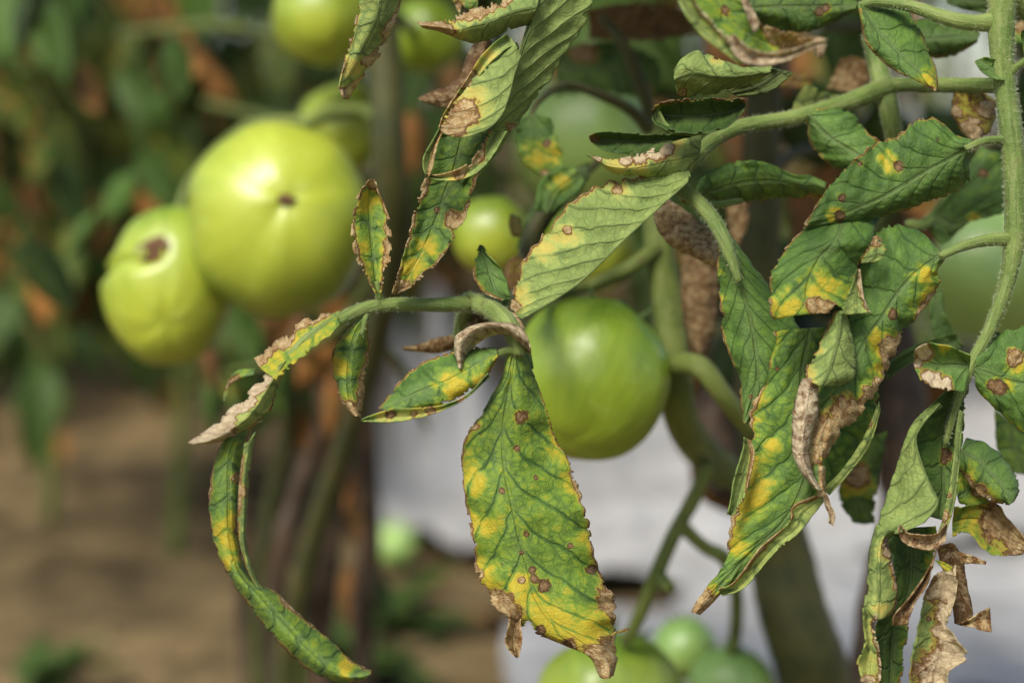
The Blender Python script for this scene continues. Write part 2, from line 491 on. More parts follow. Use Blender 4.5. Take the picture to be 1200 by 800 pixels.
    # faces with holes
    idx = np.arange((nu + 1) * (nv + 1)).reshape(nu + 1, nv + 1)
    Q = np.stack([idx[:-1, :-1], idx[1:, :-1], idx[1:, 1:], idx[:-1, 1:]], -1)
    keep = np.ones(Q.shape[:2], bool)
    if H:
        cx = (px[:-1, :-1] + px[1:, 1:]) / 2; cy = (py[:-1, :-1] + py[1:, 1:]) / 2
        for (x, y, r) in H:
            jit = 1 + 0.25 * wb(cx * 0.25, cy * 0.25)
            keep &= np.hypot(cx - x, cy - y) > r * jit
    if D or np.max(mL) > 0 or np.max(mR) > 0:
        cu_ = (U[:-1, :-1] + U[1:, 1:]) / 2; cv_ = (Vv[:-1, :-1] + Vv[1:, 1:]) / 2
        ep = (1 - np.abs(cv_)) * HW[:-1, :-1]; ee = (ed[:-1, :-1] + ed[1:, 1:]) / 2
        nb = np.clip(cr(cu_ * ln * .11, np.sign(cv_) * 6 + 1) + .5 * cr(cu_ * ln * .3, np.sign(cv_) * 3) - .15, 0, 1)
        keep &= ~((ep < nb * (2.5 + 5.5 * ee)) & (HW[:-1, :-1] > 7) & (cu_ > .06) & (cu_ < .96))
    Qk = Q[keep]
    if s < 0: Qk = Qk[:, ::-1]
    nP = idx.size
    hN = N.reshape(-1, 3) * (thick / 2000)
    W = Pt.reshape(-1, 3)
    Vt = np.concatenate([W + hN, W - hN])
    # rim: boundary edges of kept faces
    E = np.concatenate([Qk[:, [0, 1]], Qk[:, [1, 2]], Qk[:, [2, 3]], Qk[:, [3, 0]]])
    key = E.min(1).astype(np.int64) * nP * 2 + E.max(1)
    uq, inv, cnt = np.unique(key, return_inverse=True, return_counts=True)
    B = E[cnt[inv] == 1]
    rim = np.stack([B[:, 1], B[:, 0], B[:, 0] + nP, B[:, 1] + nP], 1)
    F = np.concatenate([Qk, Qk[:, ::-1] + nP, rim])
    s0 = 0.0 if face == 'T' else 1.0
    one = np.ones(nP)
    def two(a, b_=None): return np.concatenate([a.ravel(), (a if b_ is None else b_).ravel()])
    ul = U * lnmm; vw = Vv * HW * SW * d * 1000
    at = {
        'a_uv': np.stack([two(ul), two(vw), np.concatenate([one * s0, one * (1 - s0)])], 1),
        'a_vn': np.stack([two(phase), two(np.abs(vw)), two(spac)], 1),
        'a_ds': np.stack([two(dr), two(yl), two(sp)], 1),
        'a_tn': np.stack([np.full(2 * nP, dark), np.full(2 * nP, (seed * 0.37) % 1.0), np.full(2 * nP, pale)], 1),
    }
    return Vt, F, at

def leaflet(parent, patches, label=None, name='leaflet', mat='leaf', **common):
    Vs, Fs, As, off = [], [], {}, 0
    for p in patches:
        kw = dict(common); kw.update(p)
        rows = kw.pop('rows'); d = kw.pop('d')
        V, F, at = leaf_patch(rows, d, **kw)
        Vs.append(V); Fs.append(F + off); off += len(V)
        for a in at: As.setdefault(a, []).append(at[a])
    V = np.concatenate(Vs); F = np.concatenate(Fs)
    LEAF_TRIS[0] += len(F) * 2
    # drop unused vertices
    used = np.zeros(len(V), bool); used[F.ravel()] = True
    rm = np.cumsum(used) - 1
    o = mesh_obj(name, V[used], rm[F], M[mat], parent, {a: np.concatenate(As[a])[used] for a in As})
    if label: o['label'] = label
    return o

TB_ATTR = {}
def tube_geo(pts, sides=12, bumpy=0.04, seed=0, steps=None, world=False, ridge=0.035):
    """pts: (x,y,d,r) in pixels (world=False) or metres"""
    A = np.array(pts, float)
    n = len(A)
    if world:
        C = A[:, :3]; R = A[:, 3]
    else:
        C = P(A[:, 0], A[:, 1], A[:, 2]); R = A[:, 3] * SW * A[:, 2]
    k = steps or max(6, (n - 1) * 9)
    t = np.linspace(0, n - 1, k + 1)
    C = cat_rom(C, t); R = np.maximum(cat_rom(R, t), 1e-5)
    T = np.gradient(C, axis=0); T /= np.linalg.norm(T, axis=1, keepdims=True) + 1e-12
    up = np.array([0.13, 1.0, 0.21]) if abs(T[0] @ np.array([0, 1, 0])) < 0.8 else np.array([1.0, 0.1, 0.2])
    X = np.cross(T, up); X /= np.linalg.norm(X, axis=1, keepdims=True)
    Y = np.cross(T, X)
    a = np.linspace(0, 2 * np.pi, sides, endpoint=False)
    wb = Wob(seed + 77)
    rr = R[:, None] * (1 + bumpy * wb(np.arange(k + 1)[:, None] * 0.5, np.cos(a)[None] * 1.2) + ridge * np.cos(a * 3)[None])
    V = C[:, None] + rr[..., None] * (np.cos(a)[None, :, None] * X[:, None] + np.sin(a)[None, :, None] * Y[:, None])
    idx = np.arange((k + 1) * sides).reshape(k + 1, sides)
    nx = np.roll(idx, -1, 1)
    F = np.stack([idx[:-1], idx[1:], nx[1:], nx[:-1]], -1).reshape(-1, 4)
    V = V.reshape(-1, 3)
    # caps
    c0, c1 = len(V), len(V) + 1
    V = np.concatenate([V, C[:1] - T[:1] * R[0] * .4, C[-1:] + T[-1:] * R[-1] * .4])
    h = np.arange(0, sides, 2)
    f0 = np.stack([idx[0, h], idx[0, (h + 1) % sides], idx[0, (h + 2) % sides], np.full(len(h), c0)], 1)
    f1 = np.stack([idx[-1, (h + 2) % sides], idx[-1, (h + 1) % sides], idx[-1, h], np.full(len(h), c1)], 1)
    TB_ATTR['last'] = np.concatenate([np.stack([np.repeat(np.concatenate([[0], np.cumsum(np.linalg.norm(np.diff(C, axis=0), axis=1))]) * 1000, sides), np.tile(a, k + 1), np.zeros((k + 1) * sides)], 1), np.zeros((2, 3))])
    return V, np.concatenate([F, f0, f1])

def hairs(parent, lists, n0, seed, length=0.0009):
    """fine pale hairs along a stalk, too many to count"""
    r = np.random.RandomState(seed)
    Vs = []
    for pts in lists:
        V, F = tube_geo(pts, sides=14, bumpy=.05)
        A = V[F]
        c = A.mean(1)
        nr = np.cross(A[:, 2] - A[:, 0], A[:, 3] - A[:, 1]); ar = np.linalg.norm(nr, axis=1)
        cen = np.array(pts, float); cw = P(cen[:, 0], cen[:, 1], cen[:, 2])
        m = max(30, int(n0 * ar.sum() * 5e4 / 100)); n = m
        k = r.choice(len(F), n, p=ar / ar.sum())
        w_ = r.dirichlet([1, 1, 1, 1], n)
        p = (A[k] * w_[..., None]).sum(1)
        nn = nr[k] / (ar[k][:, None] + 1e-12)
        near = cw[np.argmin(((c[k][:, None] - cw[None]) ** 2).sum(-1), 1)]
        nn = nn * np.sign(((p - near) * nn).sum(1))[:, None]
        dr_ = nn + r.normal(size=(n, 3)) * .35
        dr_ /= np.linalg.norm(dr_, axis=1, keepdims=True)
        sd__ = np.cross(dr_, r.normal(size=(n, 3))); sd__ /= np.linalg.norm(sd__, axis=1, keepdims=True)
        L = length * r.uniform(.4, 1.3, n)[:, None]
        Vs.append(np.stack([p - sd__ * 3.2e-5, p + sd__ * 3.2e-5, p + dr_ * L], 1))
    V = np.concatenate(Vs).reshape(-1, 3)
    o = mesh_obj('stalk_hairs', V, np.arange(len(V)).reshape(-1, 3), M['hair'], parent)
    o['kind'] = 'stuff'

def join(geos):
    Vs, Fs, o = [], [], 0
    for V, F in geos:
        Vs.append(V); Fs.append(F + o); o += len(V)
    return np.concatenate(Vs), np.concatenate(Fs)

def tubes(name, lists, mat, parent, **kw):
    geos, at = [], []
    for i, p in enumerate(lists):
        geos.append(tube_geo(p, seed=i * 3 + len(name), **kw)); at.append(TB_ATTR['last'])
    V, F = join(geos)
    return mesh_obj(name, V, F, M[mat], parent, {'a_tb': np.concatenate(at)})

# ================================================================== the setting
def grid_sheet(name, xs, ys, zf, mat, kind=None):
    X, Y = np.meshgrid(xs, ys, indexing='ij')
    Z = zf(X, Y)
    V = np.stack([X, Y, Z], -1).reshape(-1, 3)
    idx = np.arange(X.size).reshape(X.shape)
    F = np.stack([idx[:-1, :-1], idx[1:, :-1], idx[1:, 1:], idx[:-1, 1:]], -1).reshape(-1, 4)
    o = mesh_obj(name, V, F, mat)
    return tag(o, kind=kind)

gw, gw2 = Wob(5), Wob(11)
def soil_z(x, y):
    near = np.exp(-((x / 2.2) ** 2 + ((y - 2) / 2.6) ** 2))
    return -0.012 + near * (0.013 * gw(x * 5, y * 5) + 0.012 * np.abs(gw2(x * 17, y * 17)) + .006 * gw(x * 45, y * 45))
ax = np.concatenate([[-60, -30, -15, -8, -5, -3.5], np.linspace(-2.6, 2.6, 190), [3.5, 5, 8, 15, 30, 60]])
ay = np.concatenate([[-20, -8, -3, -1], np.linspace(0.2, 4.2, 150), [5, 6.5, 9, 15, 30, 90]])
grid_sheet('soil_ground', ax, ay, soil_z, M['soil'], 'structure')

# white plastic mulch lying between the rows
def sheet(outline_rows, label, lift, seed, fold=None):
    A = np.array([[ground_at(x, y) for (x, y) in r] for r in outline_rows])
    k = A.shape[1]
    G = cat_rom(A, np.linspace(0, len(A) - 1, 70))
    G = np.swapaxes(cat_rom(np.swapaxes(G, 0, 1), np.linspace(0, k - 1, 170)), 0, 1)
    wb = Wob(seed)
    G[..., 0] += 0.012 * wb(G[..., 1] * 9, G[..., 0] * 9)
    G[..., 2] = lift + 0.022 * np.abs(wb(G[..., 0] * 9, G[..., 1] * 5)) + 0.010 * np.abs(wb(G[..., 0] * 25 + 3, G[..., 1] * 14))
    if fold:
        fx, fy, h, rx, ry = fold
        r2 = ((G[..., 0] - fx) / rx) ** 2 + ((G[..., 1] - fy) / ry) ** 2
        G[..., 2] += h * np.exp(-r2 ** 1.6) * (1 + 0.18 * np.sin(G[..., 0] * 130 + wb(G[..., 1] * 9) * 2))
    N = np.cross(np.gradient(G, axis=0), np.gradient(G, axis=1)); N /= np.linalg.norm(N, axis=-1, keepdims=True)
    N *= np.sign(N[..., 2:3])
    T = G.reshape(-1, 3); n = len(T)
    V = np.concatenate([T, T - N.reshape(-1, 3) * 0.001])
    idx = np.arange(n).reshape(G.shape[:2])
    Q = np.stack([idx[:-1, :-1], idx[1:, :-1], idx[1:, 1:], idx[:-1, 1:]], -1).reshape(-1, 4)
    o = mesh_obj('plastic_sheet', V, np.concatenate([Q, Q[:, ::-1] + n]), M['sheet'])
    return tag(o, label, 'plastic sheet')
g = ground_at(510, 575)
sheet([[(425, 470), (600, 462), (900, 458), (1300, 455)],
       [(415, 530), (600, 520), (900, 515), (1300, 510)],
       [(425, 590), (600, 580), (900, 580), (1300, 570)],
       [(445, 632), (570, 668), (800, 702), (1300, 640)]],
      'wide pale plastic mulch sheet spread on the soil behind the glossy green tomato', 0.012, 21, (g[0], g[1], 0.20, 0.075, 0.10))
sheet([[(600, 765), (760, 740), (900, 700), (1300, 655)],
       [(600, 800), (760, 780), (900, 760), (1300, 740)],
       [(620, 850), (760, 850), (900, 850), (1300, 850)]],
      'small pale plastic mulch sheet under the lowest green tomatoes', 0.014, 33)

# ------------------------------------------------------------------ leaflets for plants further back (generic, built around +Z midrib)
def generic_leaflet(length, width, curl, fold, seed, dark, dry, yel, nu=9, nv=6):
    wb = Wob(seed)
    u = np.linspace(0, 1, nu + 1); v = np.linspace(-1, 1, nv + 1)
    U, V = np.meshgrid(u, v, indexing='ij')
    prof = np.sin(np.pi * np.clip(U * 0.93 + 0.05, 0, 1) ** 0.72) ** 0.8
    prof = prof * (1 + 0.20 * np.sin(U * 17 + seed) * (np.abs(V) > 0.7))
    X = V * prof * width / 2 * math.cos(fold)
    ang = curl * U
    Yl = np.where(abs(curl) > 1e-3, np.sin(ang) / curl, U) * length
    Z = -np.where(abs(curl) > 1e-3, (1 - np.cos(ang)) / curl, 0 * U) * length
    Z = Z + np.abs(V) * prof * width / 2 * math.sin(fold) + 0.05 * width * wb(U * 4, V * 2) * np.abs(V)
    Pt = np.stack([X, Yl, Z], -1)
    N = np.cross(np.gradient(Pt, axis=1), np.gradient(Pt, axis=0))
    N /= np.linalg.norm(N, axis=-1, keepdims=True) + 1e-9
    n = U.size
    idx = np.arange(n).reshape(U.shape)
    Q = np.stack([idx[:-1, :-1], idx[:-1, 1:], idx[1:, 1:], idx[1:, :-1]], -1).reshape(-1, 4)
    T = Pt.reshape(-1, 3); h = N.reshape(-1, 3) * 0.00015
    E = np.concatenate([Q[:, [0, 1]], Q[:, [1, 2]], Q[:, [2, 3]], Q[:, [3, 0]]])
    key = E.min(1).astype(np.int64) * n * 2 + E.max(1)
    _, inv, cnt = np.unique(key, return_inverse=True, return_counts=True)
    B = E[cnt[inv] == 1]
    F = np.concatenate([Q, Q[:, ::-1] + n, np.stack([B[:, 1], B[:, 0], B[:, 0] + n, B[:, 1] + n], 1)])
    edge = np.clip((np.abs(V) - 0.55) * 1.6 + (U - 0.6) * 0.8, 0, 1)
    dr = np.clip(dry + edge * dry * 1.2 + 0.25 * wb(U * 4, V * 3) * (dry > 0.1), 0, 1)
    yl = np.clip(yel + edge * 0.3 + 0.3 * wb(U * 3, V * 2 + 1), 0, 1)
    def two(a): return np.concatenate([a.ravel(), a.ravel()])
    z = np.zeros(n)
    at = {'a_uv': np.stack([two(U * length * 1000), two(V * width * 500), np.concatenate([z, z + 1])], 1),
          'a_vn': np.stack([two(6 * (U - 0.2 * np.abs(V))), two(np.abs(V) * width * 500), two(z + length * 1000 / 6)], 1),
          'a_ds': np.stack([two(dr), two(yl), two(z)], 1),
          'a_tn': np.stack([two(z + dark), two(z + (seed * .23) % 1), two(z)], 1)}
    return np.concatenate([T + h, T - h]), F, at

GEN = []
rs = np.random.RandomState(3)
for i in range(14):
    dryv = 0.0 if i < 8 else (0.45 if i < 11 else 0.8)
    GEN.append(generic_leaflet(0.078 * rs.uniform(.8, 1.2), 0.036 * rs.uniform(.8, 1.25), rs.uniform(0.4, 1.7), rs.uniform(0.1, 0.7),
                               i + 1, 0.8 if i < 8 else 0.9, dryv, 0.05 if i < 6 else 0.35))
GEN_ME = []
def gen_mesh(i):
    while len(GEN_ME) <= i: GEN_ME.append(None)
    if GEN_ME[i] is None:
        V, F, at = GEN[i]
        o = mesh_obj('leaflet', V, F, M['far_leaf'], None, at)
        me = o.data
        me.transform(Matrix.Translation(o.location))
        bpy.data.objects.remove(o)
        GEN_ME[i] = me
    return GEN_ME[i]

def rotm(direction, roll):
    """matrix whose +Y goes along direction, +Z roughly up, rolled"""
    y = Vector(direction).normalized()
    x = y.cross(Vector((0, 0, 1)))
    if x.length < 1e-3: x = Vector((1, 0, 0))
    x.normalize(); z = x.cross(y)
    m = Matrix((x, y, z)).transposed()
    return m @ Matrix.Rotation(roll, 3, 'Y')

def compound(rnd, base, direction, length, nl, droop=0.5):
    """stalk points and leaflet transforms of one compound tomato leaf"""
    d = Vector(direction).normalized(); b = Vector(base)
    pts = []
    for i in range(6):
        t = i / 5
        p = b + d * length * t + Vector((0, 0, -droop * length * t * t))
        pts.append((p.x, p.y, p.z, 0.0021 * (1 - 0.65 * t)))
    tr = []
    for j in range(nl):
        t = 0.3 + 0.7 * (j // 2 * 2 + 1) / nl if j < nl - 1 else 1.0
        i = min(int(t * 5), 4); f = t * 5 - i
        p = Vector(pts[i][:3]).lerp(Vector(pts[i + 1][:3]), f)
        tg = (Vector(pts[i + 1][:3]) - Vector(pts[i][:3])).normalized()
        sd_ = tg.cross(Vector((0, 0, 1))).normalized() * (1 if j % 2 else -1)
        ld = tg if j == nl - 1 else (tg * 0.45 + sd_ * 0.9)
        ld = ld + Vector((rnd.uniform(-.3, .3), rnd.uniform(-.3, .3), rnd.uniform(-.9, .1)))
        tr.append((p, rotm(ld, rnd.uniform(-.7, .7)), rnd.uniform(0.75, 1.25)))
    return pts, tr

def pick(rnd, dryshare):
    r = rnd.random()
    if r < dryshare * 0.5: return rnd.randint(11, 13)
    if r < dryshare: return rnd.randint(8, 10)
    return rnd.randint(0, 7)

def back_plant(base, height, nleaf, label, seed, parts=True, spread=0.20, dryshare=0.3, zmin=0.3, group=None, stem_r=0.009, lean=(0, 0), blk=None):
    rnd = random.Random(seed)
    base = Vector((base[0], base[1], -0.012)); base_top = 1.0
    root = thing('tomato_plant', label, 'plant', base, group)
    top = base + Vector((lean[0], lean[1], height))
    sp = [(*(base.lerp(top, t) + Vector((rnd.uniform(-.012, .012), rnd.uniform(-.012, .012), 0)) * (t > 0)), stem_r * (1 - .55 * t)) for t in (0, .2, .4, .6, .8, 1)]
    V, F = tube_geo(sp, world=True, sides=10, seed=seed)
    mesh_obj('stem', V, F, M['stem'], root, {'a_tb': TB_ATTR['last']})
    acc = []
    for i in range(nleaf):
        t = zmin / height + (1 - zmin / height) * (i + rnd.random()) / nleaf
        b0 = base.lerp(top, t)
        a = i * 2.4 + rnd.uniform(-.5, .5)
        L = spread * rnd.uniform(0.7, 1.2)
        pts, tr = compound(rnd, b0, (math.cos(a), math.sin(a), rnd.uniform(0.0, 0.5)), L, 7, rnd.uniform(.3, .9))
        if blk and blk(pts[-1][:3]): continue
        V, F = tube_geo(pts, world=True, sides=6, seed=i, steps=8)
        if parts:
            st = mesh_obj('leaf', V, F, M['stem'], root, {'a_tb': TB_ATTR['last']})
            for (p, R, s) in tr:
                o = bpy.data.objects.new('leaflet', gen_mesh(pick(rnd, dryshare)))
                o.parent = st
                o.matrix_local = Matrix.Translation(p - ROOTS[st.name]) @ R.to_4x4() @ Matrix.Scale(s, 4)
                COL.objects.link(o)
        else:
            z = np.zeros((len(V), 3))
            acc.append((V, F, {'a_uv': z, 'a_vn': z + [0.5, 9, 9], 'a_ds': z, 'a_tn': z + [0.8, 0, 0]}))
            for (p, R, s) in tr:
                if blk and blk(p): continue
                gv, gf, ga = GEN[pick(rnd, dryshare)]
                acc.append(((gv * s) @ np.array(R).T + np.array(p), gf, ga))
    if acc:
        off, Vs, Fs = 0, [], []
        for V, F, _ in acc:
            Vs.append(V); Fs.append(F + off); off += len(V)
        at = {k: np.concatenate([x[2][k] for x in acc]) for k in acc[0][2]}
        mesh_obj('crown', np.concatenate(Vs), np.concatenate(Fs), M['far_leaf'], root, at)
    return root

def sky_gap(p):       # keep the gap open where the photograph shows sky between the rows
    v = np.array(p) - C0
    dd = v @ CF
    x = 600 + (v @ CR) / dd / SW; y = 400 - (v @ CU) / dd / SW
    return dd > 0.3 and math.hypot((x - 1130) / 1.0, (y - 70) / 1.4) < 62
# near row that runs back on the left
spots = [(205, 640, 0.95, 30, 'tall tomato plant on bare soil with one thin stem and browning leaves', 5),
         (60, 600, 1.0, 30, 'dense tomato plant behind the bare soil beside the thin stemmed plant', 6),
         (285, 600, 0.95, 26, 'tomato plant with dark foliage standing behind the pair of largest tomatoes', 7),
         (-60, 690, 0.9, 22, 'tomato plant with hanging withered leaves at the edge of the bare soil', 8)]
for (x, y, h, n, lb, sd_) in spots:
    g = ground_at(x, y)
    back_plant((g[0], g[1]), h, n, lb, sd_, True, 0.20, 0.22, 0.27, None, 0.0085, (0.02, -0.04))
# far rows, dark foliage that closes the view
rnd = random.Random(99)
for r, (yy, n) in enumerate(((2.75, 9), (3.35, 10))):
    for i in range(n):
        x = -1.35 + 2.7 * i / (n - 1) + rnd.uniform(-.06, .06)
        back_plant((x, yy + rnd.uniform(-.1, .1)), rnd.uniform(1.1, 1.4), 52,
                   ('dark leafy tomato plant in the row beyond the plastic sheet' if r == 0 else 'dark leafy tomato plant in the last row at the back'),
                   100 + r * 40 + i, False, 0.27, 0.2, 0.12 if x < 0 else 0.2, 'plants of the row beyond the plastic sheet' if r == 0 else 'plants of the last row at the back', blk=sky_gap)

def shade_canopy(root, p0, p1, n, seed, length, dryshare=.2, dirs=None):
    """unseen upper leaves added to shade the growth below: compound leaves from the stem p0..p1 (metres)"""
    rnd = random.Random(seed)
    for i in range(n):
        b0 = Vector(p0).lerp(Vector(p1), (i + .5) / n)
        a = rnd.uniform(0.05, math.pi - .05) if i % 5 else rnd.uniform(-.35, 0)
        dv = Vector((math.cos(a), max(math.sin(a), 0), rnd.uniform(.15, .6))) if dirs is None else Vector(dirs[i % len(dirs)]) + Vector((rnd.uniform(-.15, .15), rnd.uniform(-.1, .1), rnd.uniform(-.05, .15)))
        pts, tr = compound(rnd, b0, dv, length * rnd.uniform(.7, 1.2), 7, rnd.uniform(.2, .6))
        V, F = tube_geo(pts, world=True, sides=6, seed=i, steps=8)
        st = mesh_obj('leaf_stalk', V, F, M['stem'], root, {'a_tb': TB_ATTR['last']})
        for (p, R, s) in tr:
            v = np.array(p) - C0
            v2 = v + np.array(R @ Vector((0, .10 * s, -.03)))
            if max(400 - (q @ CU) / (q @ CF) / SW for q in (v, v2)) > -40: continue        # only the leaves above the picture's top edge
            o = bpy.data.objects.new('leaflet', gen_mesh(pick(rnd, dryshare)))
            o.parent = st
            o.matrix_local = Matrix.Translation(p - ROOTS[st.name]) @ R.to_4x4() @ Matrix.Scale(s * 1.15, 4)
            COL.objects.link(o)
# ================================================================== tomato plants in front
g0 = ground_at(950, 1500)
base_main = P(958, 900, 0.76)
plant = thing('tomato_plant', 'diseased tomato plant in front, its yellow and brown leaflets curling over green fruit', 'plant', (base_main[0], base_main[1], -0.012))
zb = -0.012
def down(x, y, d, r):                       # world points from a pixel straight down to the soil
    p = P(x, y, d); R = r * SW * d
    return [(p[0], p[1], p[2], R), (p[0] + 0.004, p[1], p[2] * .5, R * 1.05), (p[0], p[1], zb, R * 1.15)]
def up(pts):
    return [(*P(x, y, d), r * SW * d) for (x, y, d, r) in pts]
V, F = tube_geo(up([(915, -620, .72, 14), (905, -300, .71, 17), (905, -40, .70, 20), (893, 120, .70, 21), (890, 240, .70, 23), (888, 380, .71, 26), (893, 520, .73, 30), (910, 640, .75, 38), (935, 740, .75, 42)]) +
                down(958, 830, .76, 44), world=True, sides=18, seed=4, bumpy=.06)
mesh_obj('stem', V, F, M['old_stem'], plant, {'a_tb': TB_ATTR['last']})
# second, greener stem of the same plant carrying fruit
st2 = tubes('stem', [[(768, 150, .63, 14), (770, 260, .62, 17), (780, 350, .62, 19), (790, 440, .62, 20), (802, 500, .64, 20), (840, 545, .69, 20), (893, 580, .735, 18)],
                     [(785, 425, .61, 13), (820, 430, .60, 13), (848, 465, .60, 12), (880, 505, .61, 10)],
                     [(770, 290, .615, 9), (735, 315, .61, 9), (690, 335, .62, 8), (640, 345, .60, 7)]], 'stem', plant, sides=14)
st2['label'] = 'smooth green stem with side branches'
truss = tubes('fruit_stalk', [[(830, 545, .66, 9), (812, 585, .66, 9), (790, 625, .66, 9), (770, 670, .66, 9), (745, 730, .67, 8), (732, 752, .68, 7)],
                              [(795, 612, .66, 9), (825, 640, .665, 8), (850, 655, .67, 9), (862, 690, .71, 8), (862, 735, .745, 8), (858, 765, .75, 7)],
                              [(772, 672, .66, 8), (781, 684, .655, 9), (786, 689, .652, 7)]], 'stem', plant)
stake = tubes('withered_shoot', [[(1045, 330, .80, 24), (1055, 470, .80, 26), (1048, 600, .80, 18), (1020, 700, .80, 14), (1005, 830, .80, 22)],
                                 [(845, 470, .74, 30), (838, 540, .72, 26), (850, 580, .70, 10)]], 'dead_stem', plant, bumpy=.25)

def stalk(lists, label=None, mat='rachis', name='leaf_stalk', pl=None, hair=0):
    o = tubes(name, lists, mat, pl or plant, sides=14, bumpy=.05)
    if label: o['label'] = label
    if hair: hairs(o, lists, hair, len(lists))
    return o

# ---- right-hand compound leaf on its thick upright stalk
rs1 = stalk([[(1176, -30, .50, 17), (1173, 30, .50, 16), (1176, 90, .50, 13), (1184, 150, .50, 13.5), (1189, 215, .50, 12.5), (1189, 275, .50, 13), (1180, 330, .50, 9.5), (1160, 385, .50, 7.5), (1138, 428, .50, 7), (1122, 470, .50, 5), (1108, 520, .502, 3.2)],
             [(1184, 165, .50, 6), (1165, 164, .498, 5.2), (1148, 167, .496, 4.6), (1132, 174, .495, 3.6)],
             [(1188, 280, .50, 9), (1160, 281, .498, 7.5), (1130, 288, .496, 6), (1102, 300, .494, 4.5)],
             [(1174, 24, .50, 12), (1140, 27, .50, 9.5), (1105, 20, .502, 8.5), (1070, 8, .505, 7), (1030, 2, .508, 6), (1008, 6, .51, 4)],
             [(1178, 95, .50, 5), (1190, 80, .498, 4.5), (1204, 70, .496, 4)],
             [(1180, 98, .505, 3), (1176, 92, .505, 3), (1170, 90, .505, 2)],
             [(1176, -20, .50, 12), (1195, 5, .505, 11), (1215, 25, .51, 10)]], 'upright pale green leaf stalk with fine hairs', hair=3200)
rs2 = stalk([[(1175, 100, .515, 9), (1110, 100, .53, 9), (1050, 100, .54, 9), (1035, 105, .54, 12), (985, 122, .535, 10), (930, 138, .53, 9.5), (870, 148, .525, 9), (835, 165, .52, 9), (812, 188, .515, 9), (785, 215, .515, 9)],
             [(1018, 40, .55, 9), (1030, 85, .545, 12), (1042, 130, .54, 12), (1050, 178, .545, 10)],
             [(782, 212, .515, 8), (812, 232, .512, 9), (836, 258, .508, 9), (852, 290, .505, 8), (866, 330, .503, 4)],
             [(870, 235, .52, 3), (835, 240, .52, 5), (800, 232, .517, 6)],
             [(1062, 262, .56, 5), (1085, 262, .56, 7), (1110, 235, .57, 7), (1140, 205, .58, 7)]], 'arching green leaf stalk', hair=2000)
rs3 = stalk([[(640, 345, .60, 8), (590, 352, .535, 9), (545, 356, .515, 10), (500, 357, .51, 8), (455, 357, .505, 8), (420, 364, .50, 8), (385, 382, .495, 7.5), (355, 402, .492, 6.5), (330, 430, .49, 4)],
             [(548, 352, .52, 11), (575, 362, .51, 12), (600, 385, .502, 12), (609, 415, .50, 9)],
             [(548, 356, .525, 10), (540, 385, .535, 9), (535, 425, .54, 7)],
             [(447, 356, .505, 5), (444, 345, .503, 4.5), (442, 330, .502, 3)],
             [(430, 362, .502, 4.5), (428, 372, .50, 3.5), (424, 392, .498, 2)],
             [(606, 412, .50, 5), (592, 411, .499, 4.5), (578, 419, .498, 3.6), (560, 430, .497, 2.2)],
             [(585, 368, .515, 5), (592, 355, .515, 4), (594, 345, .515, 2.5)]], 'slender green leaf stalk forking over the drooping leaflet', hair=2000)

# ---- the drooping centre leaflet
leaflet(rs3, [
    dict(rows=[[(595, 407), (603, 407), (619, 407)], [(589, 440), (600, 440), (627, 440)], [(570, 476), (594, 476), (638, 472)],
               [(547, 510), (590, 512), (651, 508)], [(541, 548), (592, 548), (668, 545)], [(547, 590), (600, 588), (682, 582)],
               [(556, 640), (609, 630), (692, 622)], [(558, 676), (620, 668), (702, 662)], [(574, 706), (628, 700), (718, 700)],
               [(612, 735), (648, 728), (722, 722)], [(655, 752), (680, 752), (720, 748)], [(690, 768), (706, 774), (724, 768)], [(704, 792), (711, 795), (718, 790)]],
         D=[(688, 537, 13), (699, 562, 7), (712, 705, 13), (590, 712, 20), (577, 700, 14), (706, 778, 26), (713, 760, 17), (700, 628, 6), (562, 672, 6), (557, 500, 6), (611, 680, 4), (668, 757, 10), (634, 748, 9)],
         Y=[(660, 520, 26), (680, 560, 22), (575, 690, 30), (640, 735, 42), (690, 745, 40), (560, 560, 18), (605, 680, 16), (690, 630, 20), (620, 700, 20), (570, 620, 22)],
         S=[(610, 488, 8), (692, 667, 7), (637, 686, 8), (624, 668, 5), (626, 678, 5), (616, 625, 4), (605, 525, 4), (588, 575, 4), (634, 737, 6), (665, 756, 7), (668, 639, 3.5), (611, 647, 3), (627, 560, 3), (697, 562, 5)],
         H=[(555, 700, 20), (612, 752, 23), (588, 742, 17), (660, 785, 22), (742, 735, 16), (690, 790, 12), (737, 780, 12)],
         mL=[0, 0, 2, 2.5, 1.5, 3, 3, 3, 5, 4, 2, 2], mR=[0, 0, 1, 2, 4, 3, 2, 3, 3, 5, 6, 6],
         yL=[0, 0, 6, 12, 10, 14, 16, 20, 26, 30, 30, 30], yR=[0, 0, 2, 8, 14, 12, 10, 12, 16, 24, 30, 30], yel=0.42, cup=7, tilt=(-6, 2), ruf=2.0, rag=.045, slant=.9, nv_lat=9),
    dict(rows=[[(596, 712), (606, 714), (618, 708)], [(596, 730), (604, 732), (610, 728)], [(592, 750), (602, 750), (612, 748)], [(597, 762), (604, 766), (609, 766)], [(604, 769), (606, 770), (609, 769)]],
         dry=.72, cup=-4, ruf=.6),
    dict(rows=[[(712, 745), (716, 742)], [(726, 741), (728, 738)], [(736, 738), (738, 735)]], dry=.45, ruf=.1, rag=.0)],
    'drooping yellowing green leaflet with brown spots and ragged brown tip', d=.50, seed=11)
